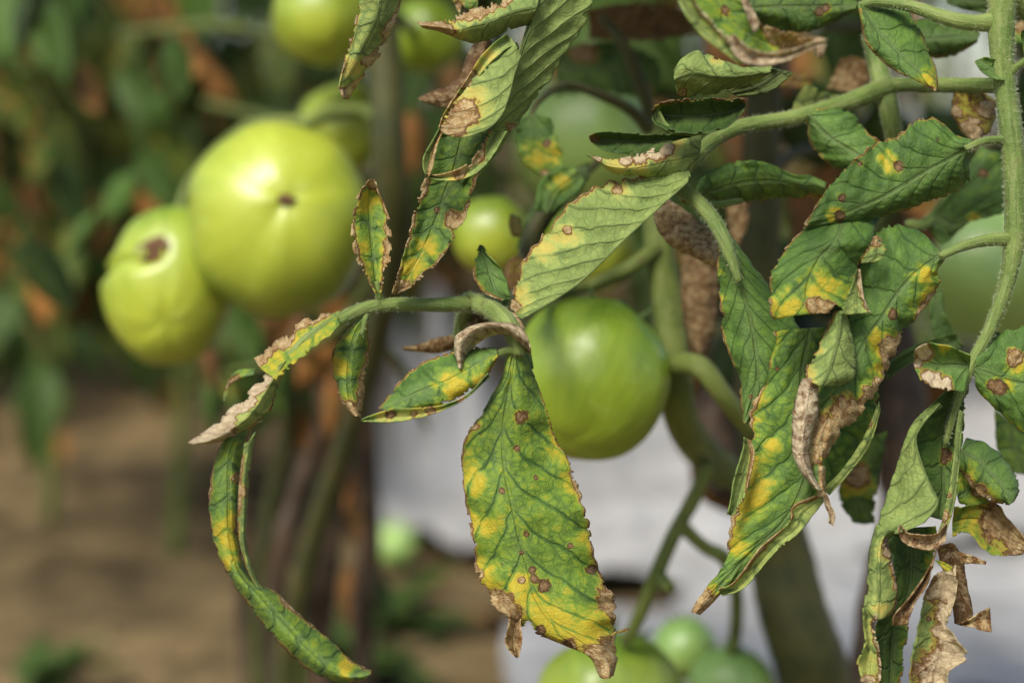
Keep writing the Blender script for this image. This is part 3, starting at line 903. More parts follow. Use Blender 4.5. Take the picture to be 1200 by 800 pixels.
# ---- pale dried curl above it
leaflet(rs3, [dict(rows=[[(537, 431), (540, 432), (545, 428)], [(533, 412), (540, 408), (553, 412)], [(534, 395), (547, 395), (561, 400)], [(550, 383), (565, 384), (578, 392)],
                         [(575, 378), (586, 382), (596, 393)], [(600, 380), (606, 390), (608, 404)], [(614, 388), (618, 398), (619, 412)], [(620, 404), (622, 409), (622, 416)]],
                   dry=.74, pale=.62, cup=8, ruf=.9, rag=.10, d=.492, tilt=(0, 3)),
              dict(rows=[[(600, 366), (603, 367)], [(606, 375), (610, 376)], [(612, 385), (615, 384)]], dry=.75, pale=.3, d=.496, ruf=.1)],
        'pale dried leaflet curled into an arch', seed=12)
leaflet(rs3, [dict(rows=[[(530, 392), (534, 408)], [(512, 396), (514, 413)], [(492, 403), (494, 412)], [(472, 407), (473, 410)]], dry=.68, d=.535, cup=3)], 'small brown withered leaflet', seed=13)
leaflet(rs3, [dict(rows=[[(545, 388), (552, 398)], [(553, 368), (575, 386)], [(568, 360), (592, 380)], [(585, 366), (596, 378)]], dry=.6, d=.525, cup=3, dark=.6)], seed=14)
# ---- leaflet folded to the left, dark above, yellow fold below
leaflet(rs3, [
    dict(rows=[[(582, 409), (583, 414), (583, 420)], [(562, 407), (568, 422), (574, 436)], [(535, 411), (545, 436), (560, 452)], [(508, 420), (522, 448), (540, 465)], [(484, 433), (500, 456), (520, 474)],
               [(464, 452), (478, 466), (498, 478)], [(452, 468), (462, 474), (475, 482)], [(444, 479), (450, 480), (456, 483)]], tilt=(-4, -3), cup=4, Y=[(535, 462, 24), (560, 445, 14)], yR=8, mL=1.2, mR=1.6, yel=.1),
    dict(rows=[[(572, 437), (574, 441)], [(548, 462), (545, 467)], [(520, 474), (512, 483)], [(492, 478), (480, 492)], [(462, 479), (450, 495)], [(440, 485), (432, 494)], [(424, 491), (423, 493)]], face='U', Y=[(500, 481, 30), (450, 488, 18)],
         D=[(505, 481, 6), (540, 466, 5), (485, 484, 4)], S=[(458, 485, 6)], cup=-2, tilt=(-2, 0), yel=.25, ruf=.5, d=.489)],
    'green leaflet folded along a yellow lower edge with one brown spot', d=.494, seed=15, ruf=.9)
# ---- small upright leaflets along the slender stalk
leaflet(rs3, [dict(rows=[[(590, 352), (593, 352), (597, 350)], [(568, 343), (581, 340), (597, 344)], [(557, 328), (575, 323), (594, 331)], [(554, 310), (570, 306), (586, 314)], [(557, 298), (565, 296), (574, 300)], [(562, 287), (564, 287), (567, 289)]],
                   tilt=(5, 0), cup=-4, yel=.1, mL=.8, d=.51)], 'small fresh green leaflet standing upright', seed=16)
leaflet(rs3, [dict(rows=[[(440, 343), (443, 344), (446, 343)], [(429, 324), (440, 324), (451, 326)], [(418, 302), (437, 298), (458, 302)], [(412, 272), (434, 266), (459, 274)], [(415, 244), (433, 240), (453, 246)], [(422, 224), (435, 222), (444, 226)], [(432, 211), (437, 210), (441, 214)]],
                   tilt=(6, 2), cup=-4, yel=.42, Y=[(432, 230, 26), (420, 300, 14)], mL=[0, 1, 2.5, 2.5, 2, 3, 5], mR=[0, 2, 5, 6, 5, 5, 6], yL=8, yR=10, D=[(436, 214, 7)], d=.503)], 'upright yellow and green leaflet with brown rim', seed=17)
leaflet(rs3, [dict(rows=[[(424, 372), (428, 371), (431, 372)], [(406, 388), (419, 387), (433, 389)], [(391, 408), (412, 408), (434, 408)], [(390, 432), (409, 432), (430, 434)], [(394, 455), (409, 456), (427, 456)], [(401, 472), (413, 474), (424, 474)], [(413, 486), (419, 488), (423, 490)]],
                   tilt=(-4, 2), cup=4, yel=.42, Y=[(396, 430, 22)], mL=[0, 1, 2, 2.5, 3, 5, 6], mR=[0, 3, 7, 6, 5, 6, 6], yL=8, yR=8, D=[(414, 482, 11)], d=.50)], 'hanging yellow green leaflet with tan right rim', seed=18)
# ---- leaflet at the end of the slender stalk: orange frill, tan tip, long hanging tail
leaflet(rs3, [
    dict(rows=[[(398, 364), (396, 372), (398, 380)], [(376, 370), (378, 382), (384, 394)], [(352, 378), (356, 394), (366, 408)], [(330, 396), (338, 410), (350, 420)], [(312, 408), (322, 421), (336, 432)], [(298, 420), (306, 432), (322, 444)]],
         yel=.75, dark=1.0, mL=[2, 5, 8, 12, 12, 14], tilt=(-4, -6), ruf=2.0, rag=.22, d=.494),
    dict(rows=[[(322, 428), (334, 424), (346, 414)], [(306, 444), (320, 444), (336, 432)], [(290, 460), (308, 464), (326, 452)], [(266, 483), (292, 486), (316, 482)], [(246, 501), (268, 505), (296, 500)], [(230, 512), (244, 516), (262, 516)], [(220, 518), (226, 520), (232, 521)]],
         face='U', mL=[10, 12, 14, 18, 22, 20, 10], mR=[0, 0, 3, 5, 8, 14, 10], D=[(250, 506, 22), (232, 516, 16)], yel=.40, pale=.55, cup=6, tilt=(-8, 2), d=.487)],
    'leaflet edge with orange frill ending in a tan curled tip', seed=19)
leaflet(rs3, [
    dict(rows=[[(268, 505), (281, 505), (294, 500)], [(252, 538), (270, 536), (288, 538)], [(246, 585), (268, 584), (287, 588)], [(250, 630), (270, 632), (285, 640)], [(266, 672), (282, 672), (296, 682)],
               [(292, 708), (306, 698), (322, 692)], [(326, 752), (338, 734), (352, 720)], [(362, 784), (372, 768), (388, 750)], [(398, 798), (404, 788), (412, 774)], [(424, 796), (428, 790), (432, 784)], [(434, 788), (435, 787), (436, 785)]],
         yel=.36, Y=[(262, 620, 22), (268, 660, 16), (405, 785, 16)], mR=[2, 4, 8, 6, 5, 3, 2, 2, 2], mL=1.4, cup=7, tilt=(-10, 3), D=[(278, 560, 6), (284, 640, 5)], d=.487, dark=.9),
    dict(rows=[[(286, 520), (292, 516), (299, 506)], [(281, 560), (286, 560), (292, 556)], [(279, 600), (285, 600), (289, 600)], [(280, 632), (285, 636), (289, 640)], [(290, 668), (294, 672), (300, 676)], [(303, 690), (306, 694), (312, 694)]],
         face='U', d=.483, mL=3, yel=.15, D=[(284, 575, 6)], ruf=.4, cup=2)],
    'long narrow hanging leaflet with yellow mottles and curled tip', seed=20)
leaflet(rs3, [dict(rows=[[(300, 432), (296, 442)], [(280, 434), (276, 446)], [(268, 446), (264, 458)], [(266, 466), (262, 472)]], d=.53, D=[(266, 450, 7), (278, 448, 6)], yel=.3)], 'small dark green shoot', seed=21)

# ---- the big rolled leaflet hanging from above (paler underside outwards)
rs4 = stalk([[(720, -60, .55, 9), (680, -45, .53, 8), (650, -28, .512, 7), (634, -8, .505, 4), (615, 45, .503, 2.4), (598, 92, .503, 1.4)],
             [(720, -60, .55, 7), (600, -55, .53, 6), (500, -40, .51, 5), (462, -20, .50, 4), (448, 0, .50, 2)],
             [(720, -60, .55, 9), (800, -75, .6, 9), (895, -40, .68, 10)]], 'green leaf stalk arching above the rolled leaflets')
leaflet(rs4, [
    dict(rows=[[(634, -15), (664, -15), (698, -15)], [(624, 22), (652, 26), (684, 24)], [(611, 58), (636, 62), (664, 58)], [(600, 92), (620, 98), (644, 94)], [(590, 124), (606, 130), (622, 124)], [(574, 158), (588, 162), (602, 154)], [(556, 190), (566, 194), (580, 184)], [(540, 216), (548, 218), (560, 208)]],
         face='U', mid=0, tilt=(4, 9), nv_lat=9, slant=-.9, quilt=.9, ruf=.8, D=[(600, 150, 5)], d=.499),
    dict(rows=[[(600, 46), (606, 56), (611, 66)], [(588, 66), (596, 78), (603, 90)], [(570, 82), (586, 96), (600, 104)], [(552, 98), (576, 114), (595, 120)], [(535, 120), (562, 134), (588, 136)], [(522, 140), (546, 150), (574, 150)], [(515, 152), (528, 159), (548, 161)]],
         face='U', mid=2, tilt=(-4, 3), cup=5, D=[(548, 128, 15), (534, 145, 13), (523, 152, 8)], Y=[(555, 115, 26), (530, 150, 22)], nv_lat=6, slant=.8, quilt=.6, ruf=.8, d=.494),
    dict(rows=[[(594, 40), (604, 52)], [(582, 48), (590, 60)], [(566, 64), (574, 74)], [(550, 88), (558, 94)], [(534, 112), (542, 120)], [(520, 134), (526, 142)], [(514, 150), (517, 156)]],
         face='U', D=[(552, 92, 14), (530, 122, 14), (518, 145, 10)], Y=[(566, 70, 22)], cup=-2, d=.497, ruf=.5),
    dict(rows=[[(606, 50), (612, 66)], [(586, 60), (600, 92)], [(568, 76), (586, 100)], [(550, 98), (566, 114)]], face='T', dark=.55, d=.503, ruf=.4),
    dict(rows=[[(632, -12), (630, 8), (624, 28)], [(604, -8), (602, 14), (598, 34)], [(578, 4), (578, 24), (576, 44)], [(552, 12), (554, 30), (554, 50)], [(532, 20), (535, 34), (538, 46)], [(517, 25), (520, 32), (523, 40)], [(505, 26), (507, 31), (510, 36)], [(489, 26), (491, 29), (495, 33)]],
         face='U', tilt=(-4, 0), cup=6, mL=[0, 5, 9, 9, 8, 9, 9, 8], D=[(518, 33, 11), (500, 29, 11)], Y=[(530, 36, 22)], nv_lat=5, ruf=.7, d=.496),
    dict(rows=[[(516, 148), (544, 152), (582, 148)], [(506, 172), (538, 176), (575, 168)], [(502, 195), (532, 200), (564, 192)], [(494, 222), (522, 226), (554, 222)], [(485, 250), (512, 255), (545, 254)], [(478, 280), (500, 286), (526, 290)], [(470, 308), (486, 314), (508, 314)], [(464, 328), (474, 334), (488, 332)], [(459, 344), (464, 346), (472, 341)]],
         tilt=(-6, 0), mL=[0, 0, 3, 5, 5, 6, 8, 12], mR=[0, 0, 2, 6, 8, 4, 5, 8], yel=.28, Y=[(480, 320, 26), (500, 290, 18)], D=[(464, 340, 12), (532, 262, 9)], S=[(512, 247, 4)], dark=.8, cup=-4, d=.508, nv_lat=7),
    dict(rows=[[(498, 203), (498, 207)], [(512, 205), (514, 211)], [(532, 200), (536, 211)], [(548, 192), (556, 204)], [(560, 178), (572, 190)], [(568, 162), (584, 172)], [(574, 152), (594, 154)]],
         face='U', mL=5, D=[(540, 198, 8), (560, 180, 8)], Y=[(530, 208, 16)], cup=-2, d=.496, ruf=.4),
    dict(rows=[[(515, 150), (520, 152)], [(506, 166), (513, 168)], [(497, 182), (509, 186)], [(496, 196), (506, 198)], [(499, 206), (503, 207)]],
         face='U', mR=4, cup=-2, d=.495, ruf=.3)],
    'large rolled leaflet showing its pale underside, with torn brown margins', seed=31)
leaflet(rs4, [dict(rows=[[(562, 40), (575, 48)], [(548, 66), (572, 72)], [(540, 88), (560, 94)], [(524, 102), (546, 112)], [(508, 106), (524, 126)], [(489, 116), (497, 120)]], dry=.62, dark=.8, d=.53, cup=4, ruf=1.6)], 'rust brown withered leaflet', seed=32)
leaflet(rs4, [dict(rows=[[(426, -14), (448, -14), (474, -14)], [(420, 14), (442, 20), (466, 18)], [(412, 38), (430, 46), (456, 42)], [(406, 62), (418, 74), (444, 66)], [(400, 86), (406, 94), (428, 88)], [(397, 102), (402, 108), (415, 104)], [(401, 112), (404, 116), (408, 117)]],
                   face='U', mid=1, tilt=(0, 5), cup=5, mR=[0, 4, 10, 14, 14, 12, 10], mL=[0, 0, 2, 3, 4, 6, 6], Y=[(408, 80, 24)], yel=.25, pale=.25, D=[(405, 110, 8)], d=.497)], 'small curled leaflet with pale wrinkled underside', seed=33)
leaflet(rs4, [dict(rows=[[(560, -14), (560, 14)], [(540, -14), (544, 12)], [(530, 0), (538, 16)]], d=.52, dry=.2, D=[(538, 12, 8)])], seed=34)

# ---- middle rolled leaflets on the arching stalk
leaflet(rs2, [dict(rows=[[(806, 186), (808, 200), (806, 214)], [(776, 198), (782, 216), (784, 234)], [(742, 208), (750, 232), (758, 258)], [(702, 218), (718, 250), (730, 284)], [(668, 240), (688, 274), (706, 308)], [(638, 276), (660, 304), (680, 332)], [(614, 308), (634, 330), (654, 350)], [(602, 340), (614, 352), (630, 364)], [(598, 360), (603, 368), (612, 374)]],
                   face='U', mid=2, tilt=(-6, 0), cup=10, nv_lat=8, slant=1.1, quilt=1.3, ruf=.7, D=[(664, 268, 6), (722, 222, 6), (602, 358, 8)], Y=[(664, 272, 18), (606, 350, 20), (722, 222, 14), (640, 290, 16)], mL=[0, 2, 3, 1.5, 2, 1.5, 1.5, 3, 4], d=.502)],
        'big rolled leaflet showing a light veined underside', seed=41)
leaflet(rs2, [dict(rows=[[(822, 158), (820, 180), (808, 205)], [(792, 165), (790, 186), (782, 208)], [(764, 174), (762, 192), (758, 208)], [(736, 183), (736, 196), (736, 206)], [(712, 186), (714, 194), (716, 202)], [(700, 184), (703, 189), (706, 194)], [(688, 181), (690, 183), (693, 185)]],
                   face='U', tilt=(-3, 0), cup=4, D=[(768, 178, 12), (750, 184, 11), (782, 174, 9), (733, 187, 9), (700, 186, 6)], Y=[(790, 172, 12), (720, 194, 22), (750, 196, 20)], pale=.5, d=.505, ruf=1.2)], 'small leaflet with tan papery dead patch', seed=42)
leaflet(rs2, [dict(rows=[[(812, 156), (806, 166), (800, 178)], [(776, 156), (770, 166), (762, 180)], [(740, 156), (736, 166), (730, 180)], [(712, 154), (710, 164), (708, 177)], [(698, 156), (697, 164), (700, 172)], [(690, 160), (691, 163), (693, 167)]], dark=.55, D=[(695, 162, 6)], cup=-4, d=.512)], seed=43)
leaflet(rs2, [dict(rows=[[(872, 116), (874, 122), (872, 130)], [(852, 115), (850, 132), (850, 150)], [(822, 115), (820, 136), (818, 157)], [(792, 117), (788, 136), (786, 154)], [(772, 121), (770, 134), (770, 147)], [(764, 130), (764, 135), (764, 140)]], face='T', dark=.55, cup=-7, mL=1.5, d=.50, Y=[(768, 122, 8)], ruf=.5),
              dict(rows=[[(770, 124), (766, 134)], [(786, 148), (776, 152)], [(815, 153), (812, 159)], [(850, 147), (846, 152)]], face='U', d=.496, ruf=.3)], 'dark cupped leaflet', seed=44)
leaflet(rs2, [dict(rows=[[(905, 78), (902, 86), (890, 96)], [(872, 78), (866, 90), (856, 104)], [(844, 70), (838, 90), (832, 110)], [(818, 60), (814, 86), (810, 112)], [(800, 68), (798, 90), (796, 112)], [(790, 82), (790, 94), (792, 104)]],
                   face='U', tilt=(-4, 2), cup=5, Y=[(842, 68, 12), (797, 110, 12)], D=[(800, 110, 6)], d=.495, quilt=.7, nv_lat=5, slant=.8),
              dict(rows=[[(905, 80), (930, 85)], [(880, 92), (900, 108)], [(850, 106), (866, 114)]], face='U', dark=.45, d=.505)], 'pale curled leaflet above the dark cupped one', seed=45)
# leaflet at the very top, nearer than the rest
leaflet(rs4, [dict(rows=[[(800, -16), (834, -16), (866, -16)], [(818, 16), (850, 14), (880, 10)], [(842, 42), (868, 34), (888, 24)], [(872, 62), (894, 50), (904, 32)], [(905, 68), (922, 56), (930, 40)], [(940, 60), (948, 53), (950, 45)], [(964, 52), (966, 50), (967, 47)]],
                   yel=.38, S=[(849, 13, 6)], D=[(925, 45, 22), (945, 52, 18), (900, 30, 10), (905, 45, 9)], Y=[(905, 48, 16)], d=.462, cup=-5, dark=1.0),
              dict(rows=[[(790, -16), (806, -16)], [(802, 14), (822, 12)], [(820, 40), (846, 36)], [(846, 60), (866, 54)], [(868, 76), (888, 62)]], face='U', yel=.25, mR=[0, 2, 9, 12, 14], pale=.75, d=.452, cup=-6),
              dict(rows=[[(852, 46), (860, 40)], [(866, 68), (878, 56)], [(892, 77), (900, 62)], [(925, 70), (928, 58)], [(950, 58), (952, 50)], [(968, 54), (969, 46)]], face='U', dry=.72, pale=.72, d=.448, cup=-4, ruf=1.2),
              dict(rows=[[(862, -14), (870, -14)], [(872, 8), (878, 4)], [(880, 30), (888, 24)], [(884, 38), (888, 36)]], face='U', dry=.7, pale=.8, d=.455, cup=-2),
              dict(rows=[[(950, 44), (966, 44)], [(956, 56), (968, 56)], [(958, 68), (963, 68)]], dry=.7, pale=.4, d=.455)],
        'leaflet with whitish curled rim and tan withered end', seed=46)
leaflet(rs4, [dict(rows=[[(870, -20), (880, 10), (890, 28)], [(920, -22), (925, 8), (925, 36)], [(970, -18), (968, 8), (960, 34)], [(1006, 4), (1004, 8), (1000, 14)]], dark=.7, d=.53, S=[(960, 14, 6), (968, 10, 5)], yel=.2, cup=4)], seed=47)
# green leaflets off the arching stalk
leaflet(rs2, [dict(rows=[[(945, 135), (948, 135), (958, 128)], [(946, 150), (960, 148), (984, 128)], [(950, 168), (974, 162), (1000, 136)], [(962, 184), (990, 172), (1010, 150)], [(980, 197), (1006, 182), (1026, 162)], [(992, 201), (1018, 192), (1036, 170)]],
                   tilt=(-4, -2), cup=5, mL=1.2, mR=1, rag=.09, d=.525, yel=.05)], 'plain green leaflet below the arching stalk', seed=48)
leaflet(rs2, [dict(rows=[[(800, 240), (803, 238), (808, 234)], [(828, 205), (834, 224), (836, 240)], [(864, 189), (870, 214), (872, 238)], [(898, 191), (908, 212), (908, 234)], [(928, 204), (936, 218), (936, 232)], [(950, 206), (954, 220), (950, 236)], [(968, 214), (966, 224), (958, 236)]],
                   tilt=(2, 4), cup=4, yel=.18, mR=[0, 0, 0, 1.5, 2, 6], D=[(952, 232, 7)], d=.525, nv_lat=6)], 'broad green leaflet with a wavy lower edge', seed=49)
leaflet(rs2, [dict(rows=[[(842, 276), (848, 276), (856, 276)], [(841, 300), (858, 302), (880, 308)], [(842, 336), (869, 338), (908, 345)], [(845, 374), (880, 374), (934, 382)], [(852, 410), (886, 410), (936, 415)], [(866, 440), (888, 442), (924, 440)], [(868, 468), (882, 470), (906, 462)], [(871, 494), (874, 496), (880, 488)]],
                   tilt=(2, 0), cup=5, yel=.08, mL=1.3, S=[(848, 368, 2.5), (880, 465, 2.5), (918, 400, 2.5)], d=.507, nv_lat=8, slant=1.2, quilt=.3, Y=[(846, 320, 5), (846, 350, 5)])], 'smooth green leaflet hanging from the arching stalk', seed=50)
leaflet(rs2, [dict(rows=[[(766, 236), (772, 238), (780, 232)], [(769, 262), (782, 258), (800, 246)], [(782, 284), (802, 276), (824, 264)], [(806, 298), (822, 292), (838, 280)], [(838, 314), (841, 306), (844, 294)]], dry=.74, pale=.3, d=.528, cup=4, quilt=.8)], 'tan withered leaflet behind the arching stalk', seed=51)
leaflet(rs2, [dict(rows=[[(800, 300), (820, 298), (842, 302)], [(798, 340), (818, 340), (842, 345)], [(802, 380), (818, 382), (838, 384)], [(812, 412), (820, 414), (830, 410)]], dry=.66, dark=.75, d=.60, cup=5)], 'brown dried leaflet hanging against the stem', seed=52)
leaflet(rs2, [dict(rows=[[(850, 235), (866, 232), (880, 230)], [(852, 260), (866, 262), (876, 260)], [(858, 285), (864, 288), (868, 285)]], dry=.66, dark=.8, d=.60, cup=3)], seed=53)
leaflet(rs2, [dict(rows=[[(985, 70), (1000, 66), (1016, 72)], [(976, 90), (996, 90), (1020, 96)], [(968, 105), (990, 108), (1010, 112)]], dry=.6, dark=.9, d=.59, D=[(990, 95, 20)])], 'rusty dead leaflet', seed=54)
leaflet(rs2, [dict(rows=[[(905, 88), (900, 102)], [(930, 85), (928, 104)], [(955, 90), (948, 105)]], dry=.5, dark=.7, d=.585)], seed=57)
leaflet(rs2, [dict(rows=[[(925, 140), (936, 142), (948, 140)], [(932, 118), (942, 118), (954, 120)], [(944, 100), (950, 100), (958, 104)]], yel=.55, face='U', d=.56, dark=1.1)], 'pale yellow shoot tip', seed=55)
leaflet(rs2, [dict(rows=[[(952, 110), (952, 120)], [(968, 108), (968, 120)], [(984, 112), (982, 118)]], yel=.55, face='U', d=.56, dark=1.1)], seed=56)

# ---- leaflets on the upright stalk at the right
leaflet(rs1, [dict(rows=[[(1006, 4), (1008, 6), (1014, 1)], [(1009, 24), (1020, 24), (1040, 1)], [(1012, 43), (1034, 42), (1062, 6)], [(1024, 62), (1051, 60), (1074, 26)], [(1046, 81), (1070, 78), (1085, 50)], [(1070, 94), (1084, 90), (1095, 74)], [(1088, 102), (1093, 100), (1098, 92)], [(1096, 106), (1097, 106), (1098, 105)]],
                   tilt=(-5, 3), cup=5, mL=[0, 1, 1.5, 2, 2.5, 3, 4], mR=[0, 0, 0, 2, 2, 2, 4], yR=[0, 0, 0, 4, 8, 12, 14], Y=[(1088, 92, 14)], d=.508, rag=.03, slant=.9, yel=.05)], 'pointed green leaflet with thin yellow rim near the top of the stalk', seed=61)
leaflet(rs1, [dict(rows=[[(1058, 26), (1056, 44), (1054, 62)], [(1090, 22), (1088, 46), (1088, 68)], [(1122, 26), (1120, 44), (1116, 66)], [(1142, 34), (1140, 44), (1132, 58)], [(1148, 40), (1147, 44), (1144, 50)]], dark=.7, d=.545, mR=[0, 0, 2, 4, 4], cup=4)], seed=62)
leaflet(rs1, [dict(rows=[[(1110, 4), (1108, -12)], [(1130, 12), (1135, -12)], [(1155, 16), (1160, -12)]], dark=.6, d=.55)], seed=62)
leaflet(rs1, [dict(rows=[[(1177, 94), (1178, 93), (1179, 90)], [(1164, 92), (1168, 86), (1174, 78)], [(1150, 84), (1158, 78), (1166, 70)], [(1142, 72), (1146, 70), (1154, 67)]], tilt=(-3, 2), cup=-2, d=.50, quilt=.1, ruf=.3, dark=1.15)], 'tiny bluish green leaflet', seed=63)
leaflet(rs1, [dict(rows=[[(1196, 40), (1200, 66), (1204, 90)], [(1200, 34), (1215, 60), (1216, 92)], [(1215, 30), (1235, 60), (1240, 90)]], d=.51, cup=3)], seed=82)
leaflet(rs1, [dict(rows=[[(1182, 25), (1186, 50)], [(1205, 20), (1205, 55)], [(1230, 18), (1230, 55)]], d=.56, yel=.45, D=[(1195, 30, 8)])], seed=64)
leaflet(rs1, [dict(rows=[[(1124, 98), (1138, 102), (1152, 108)], [(1116, 116), (1138, 120), (1164, 118)], [(1115, 132), (1140, 136), (1164, 136)], [(1122, 148), (1142, 152), (1160, 152)], [(1134, 162), (1143, 164), (1152, 160)]],
                   dry=.40, yel=.7, D=[(1140, 155, 16), (1120, 130, 8), (1155, 130, 10)], pale=.2, cup=4, d=.525, rag=.12)], 'small orange brown leaflet', seed=65)
leaflet(rs1, [dict(rows=[[(1140, 165), (1139, 171), (1138, 178)], [(1120, 158), (1126, 178), (1134, 192)], [(1096, 141), (1108, 188), (1134, 210)], [(1070, 142), (1082, 202), (1112, 228)], [(1050, 160), (1056, 218), (1084, 238)], [(1022, 172), (1026, 234), (1056, 247)], [(994, 194), (998, 246), (1024, 256)], [(966, 226), (972, 257), (994, 264)], [(950, 252), (953, 262), (966, 267)], [(943, 264), (944, 265), (947, 266)]],
                   tilt=(-5, 3), cup=5, mL=[0, 1, 2, 2, 1.6, 1.6, 1.6, 1.6, 2], mR=[0, 0, .8, 1.6, 1.4, 1, 0, 1], S=[(1053, 195, 6.5), (983, 253, 6), (986, 232, 5), (1008, 192, 3.5)], Y=[(1040, 188, 12), (975, 255, 10)], d=.497, nv_lat=8, slant=1.2, dark=.95)],
        'broad dark green leaflet with a black spot ringed yellow', seed=66)
leaflet(rs1, [dict(rows=[[(1080, 255), (1095, 250), (1150, 170)], [(1105, 285), (1120, 262), (1190, 190)], [(1130, 262), (1150, 250), (1200, 230)], [(1145, 258), (1158, 255), (1180, 248)]], dark=.75, d=.56, S=[(1152, 203, 6)], Y=[(1140, 256, 9)], yel=.12)], seed=67)
leaflet(rs1, [dict(rows=[[(1000, 236, 16), (1016, 236, 16), (1036, 240, 16)], [(952, 256, 13), (992, 250, 13), (1030, 250, 13)], [(928, 284), (980, 280), (1026, 278)], [(914, 302), (964, 298), (1016, 296)], [(903, 324), (952, 318), (1006, 318)], [(902, 342), (946, 338), (1004, 336)], [(899, 356), (946, 352), (1010, 352)], [(906, 374), (948, 368), (1018, 366)]],
                   mid=1, tilt=(-6, 2), cup=5, Y=[(912, 364, 24), (955, 342, 18), (972, 338, 14), (1005, 340, 14), (928, 360, 18)], D=[(954, 358, 11), (968, 361, 9), (902, 354, 4)], mL=[3, 3, 2, 1.2, 1.2, 1.5], mR=[0, 0, 0, 1.5, 3, 4, 4], H=[(930, 384, 9), (985, 374, 14)], d=.489, nv_lat=6, slant=.6),
              dict(rows=[[(1004, 316), (1008, 316)], [(998, 335), (1010, 338)], [(990, 352), (1015, 356)], [(984, 370), (1022, 366)]], face='U', mR=4, yel=.2, d=.486, cup=-2, pale=.5)],
        'leaflet with bright yellow tip and tan dead patch', seed=68)
leaflet(rs1, [dict(rows=[[(1024, 278), (1028, 276), (1032, 280)], [(1018, 290), (1026, 290), (1038, 290)], [(1010, 302), (1024, 302), (1038, 298)], [(1008, 308), (1016, 308), (1026, 307)]], face='U', D=[(1028, 282, 7)], yel=.3, d=.488, mL=1, mR=1, ruf=.4)], seed=69)
leaflet(rs1, [
    dict(rows=[[(1100, 294), (1104, 298), (1107, 304)], [(1080, 272), (1088, 308), (1098, 318)], [(1046, 263), (1066, 326), (1100, 334)], [(1020, 280), (1048, 348), (1078, 366)], [(1008, 322), (1034, 370), (1060, 388)], [(996, 368), (1016, 396), (1048, 416)], [(982, 400), (1002, 424), (1034, 446)], [(966, 436), (986, 452), (1014, 478)], [(955, 480), (972, 490), (992, 502)], [(948, 525), (960, 530), (972, 528)], [(955, 560), (960, 564), (966, 558)], [(960, 580), (963, 582), (966, 578)]],
         tilt=(-8, 0), cup=6, mR=[0, 2, 6, 9, 12, 14, 14, 16, 18, 20, 20], mL=[0, 0, 0, 0, 0, 0, 0, 6, 20, 20, 20], yR=[0, 10, 20, 24, 24, 20, 18, 24, 30, 30], D=[(985, 485, 16), (1000, 480, 12), (965, 520, 22)], S=[(1046, 367, 6)], Y=[(1085, 322, 18), (1040, 400, 18), (1030, 430, 12)], d=.497, nv_lat=10, slant=.9),
    dict(rows=[[(978, 364), (985, 364), (992, 367)], [(968, 386), (984, 388), (998, 390)], [(956, 410), (978, 414), (1002, 416)], [(945, 430), (970, 438), (1000, 440)], [(944, 444), (962, 452), (986, 452)]],
         face='U', cup=6, tilt=(-3, 0), d=.486, quilt=.7, nv_lat=5, slant=.9, mL=2, Y=[(950, 440, 12), (960, 410, 8)], yel=.05),
    dict(rows=[[(940, 444), (950, 443), (958, 448)], [(934, 462), (946, 464), (959, 464)], [(929, 482), (943, 486), (958, 482)], [(928, 506), (940, 512), (950, 508)], [(929, 530), (940, 536), (948, 536)], [(938, 552), (948, 556), (956, 562)], [(954, 572), (959, 574), (964, 576)]],
         face='U', dry=.74, pale=.75, cup=4, d=.485, ruf=1.0, rag=.1, tilt=(-2, 0)),
    dict(rows=[[(964, 576), (969, 578)], [(966, 590), (974, 592)], [(971, 602), (979, 604)], [(971, 612), (976, 616)]], dry=.72, pale=.4, d=.49, ruf=.4)],
    'long leaflet with broad yellow and tan dead margin, half rolled up', seed=70)
# lower big yellowing leaflet behind the rolled one
leaflet(rs1, [
    dict(rows=[[(908, 388), (950, 384), (1004, 380)], [(898, 440), (940, 436), (1024, 430)], [(880, 480), (940, 484), (1030, 474)], [(882, 512), (942, 520), (1016, 512)], [(872, 552), (944, 556), (988, 556)], [(860, 596), (926, 598), (962, 580)], [(856, 628), (902, 626), (938, 612)], [(850, 656), (874, 652), (906, 644)], [(832, 684), (852, 676), (872, 676)], [(819, 704), (827, 702), (838, 700)], [(812, 718), (815, 718), (820, 717)]],
         tilt=(-6, 2), cup=5, mL=[2, 3, 5, 6, 5, 5, 5, 5, 6, 6, 6], mR=[0, 0, 0, 2, 4, 4, 3, 3, 4, 8, 8], yL=[8, 10, 14, 22, 28, 28, 24, 20, 16, 20, 20], yR=[0, 0, 6, 8, 10, 8, 8, 8, 14, 16, 20], yel=.24, D=[(828, 704, 18), (818, 714, 14), (862, 600, 5)], Y=[(880, 590, 24), (865, 640, 20), (905, 520, 14)], S=[(912, 432, 3)], d=.507, nv_lat=9, slant=.8, quilt=.8),
    dict(rows=[[(1030, 470), (1032, 480)], [(1012, 512), (1020, 520)], [(988, 548), (996, 554)], [(964, 574), (972, 580)]], face='U', yel=.35, d=.502, D=[(1016, 496, 6)], ruf=.4),
    dict(rows=[[(962, 578), (970, 582)], [(930, 592), (952, 604)], [(924, 612), (938, 622)], [(892, 640), (906, 650)], [(862, 680), (872, 688)], [(842, 690), (846, 698)]], face='U', mL=4, yel=.4, d=.50, cup=-2, ruf=.8),
    dict(rows=[[(872, 512), (880, 516)], [(870, 528), (884, 534)], [(860, 560), (876, 570)], [(855, 590), (866, 598)], [(852, 602), (858, 604)]], face='U', mR=3, yel=.15, d=.50, cup=-3, ruf=.6)],
    'large yellowing leaflet with brown edges and pale dead tip', seed=71)
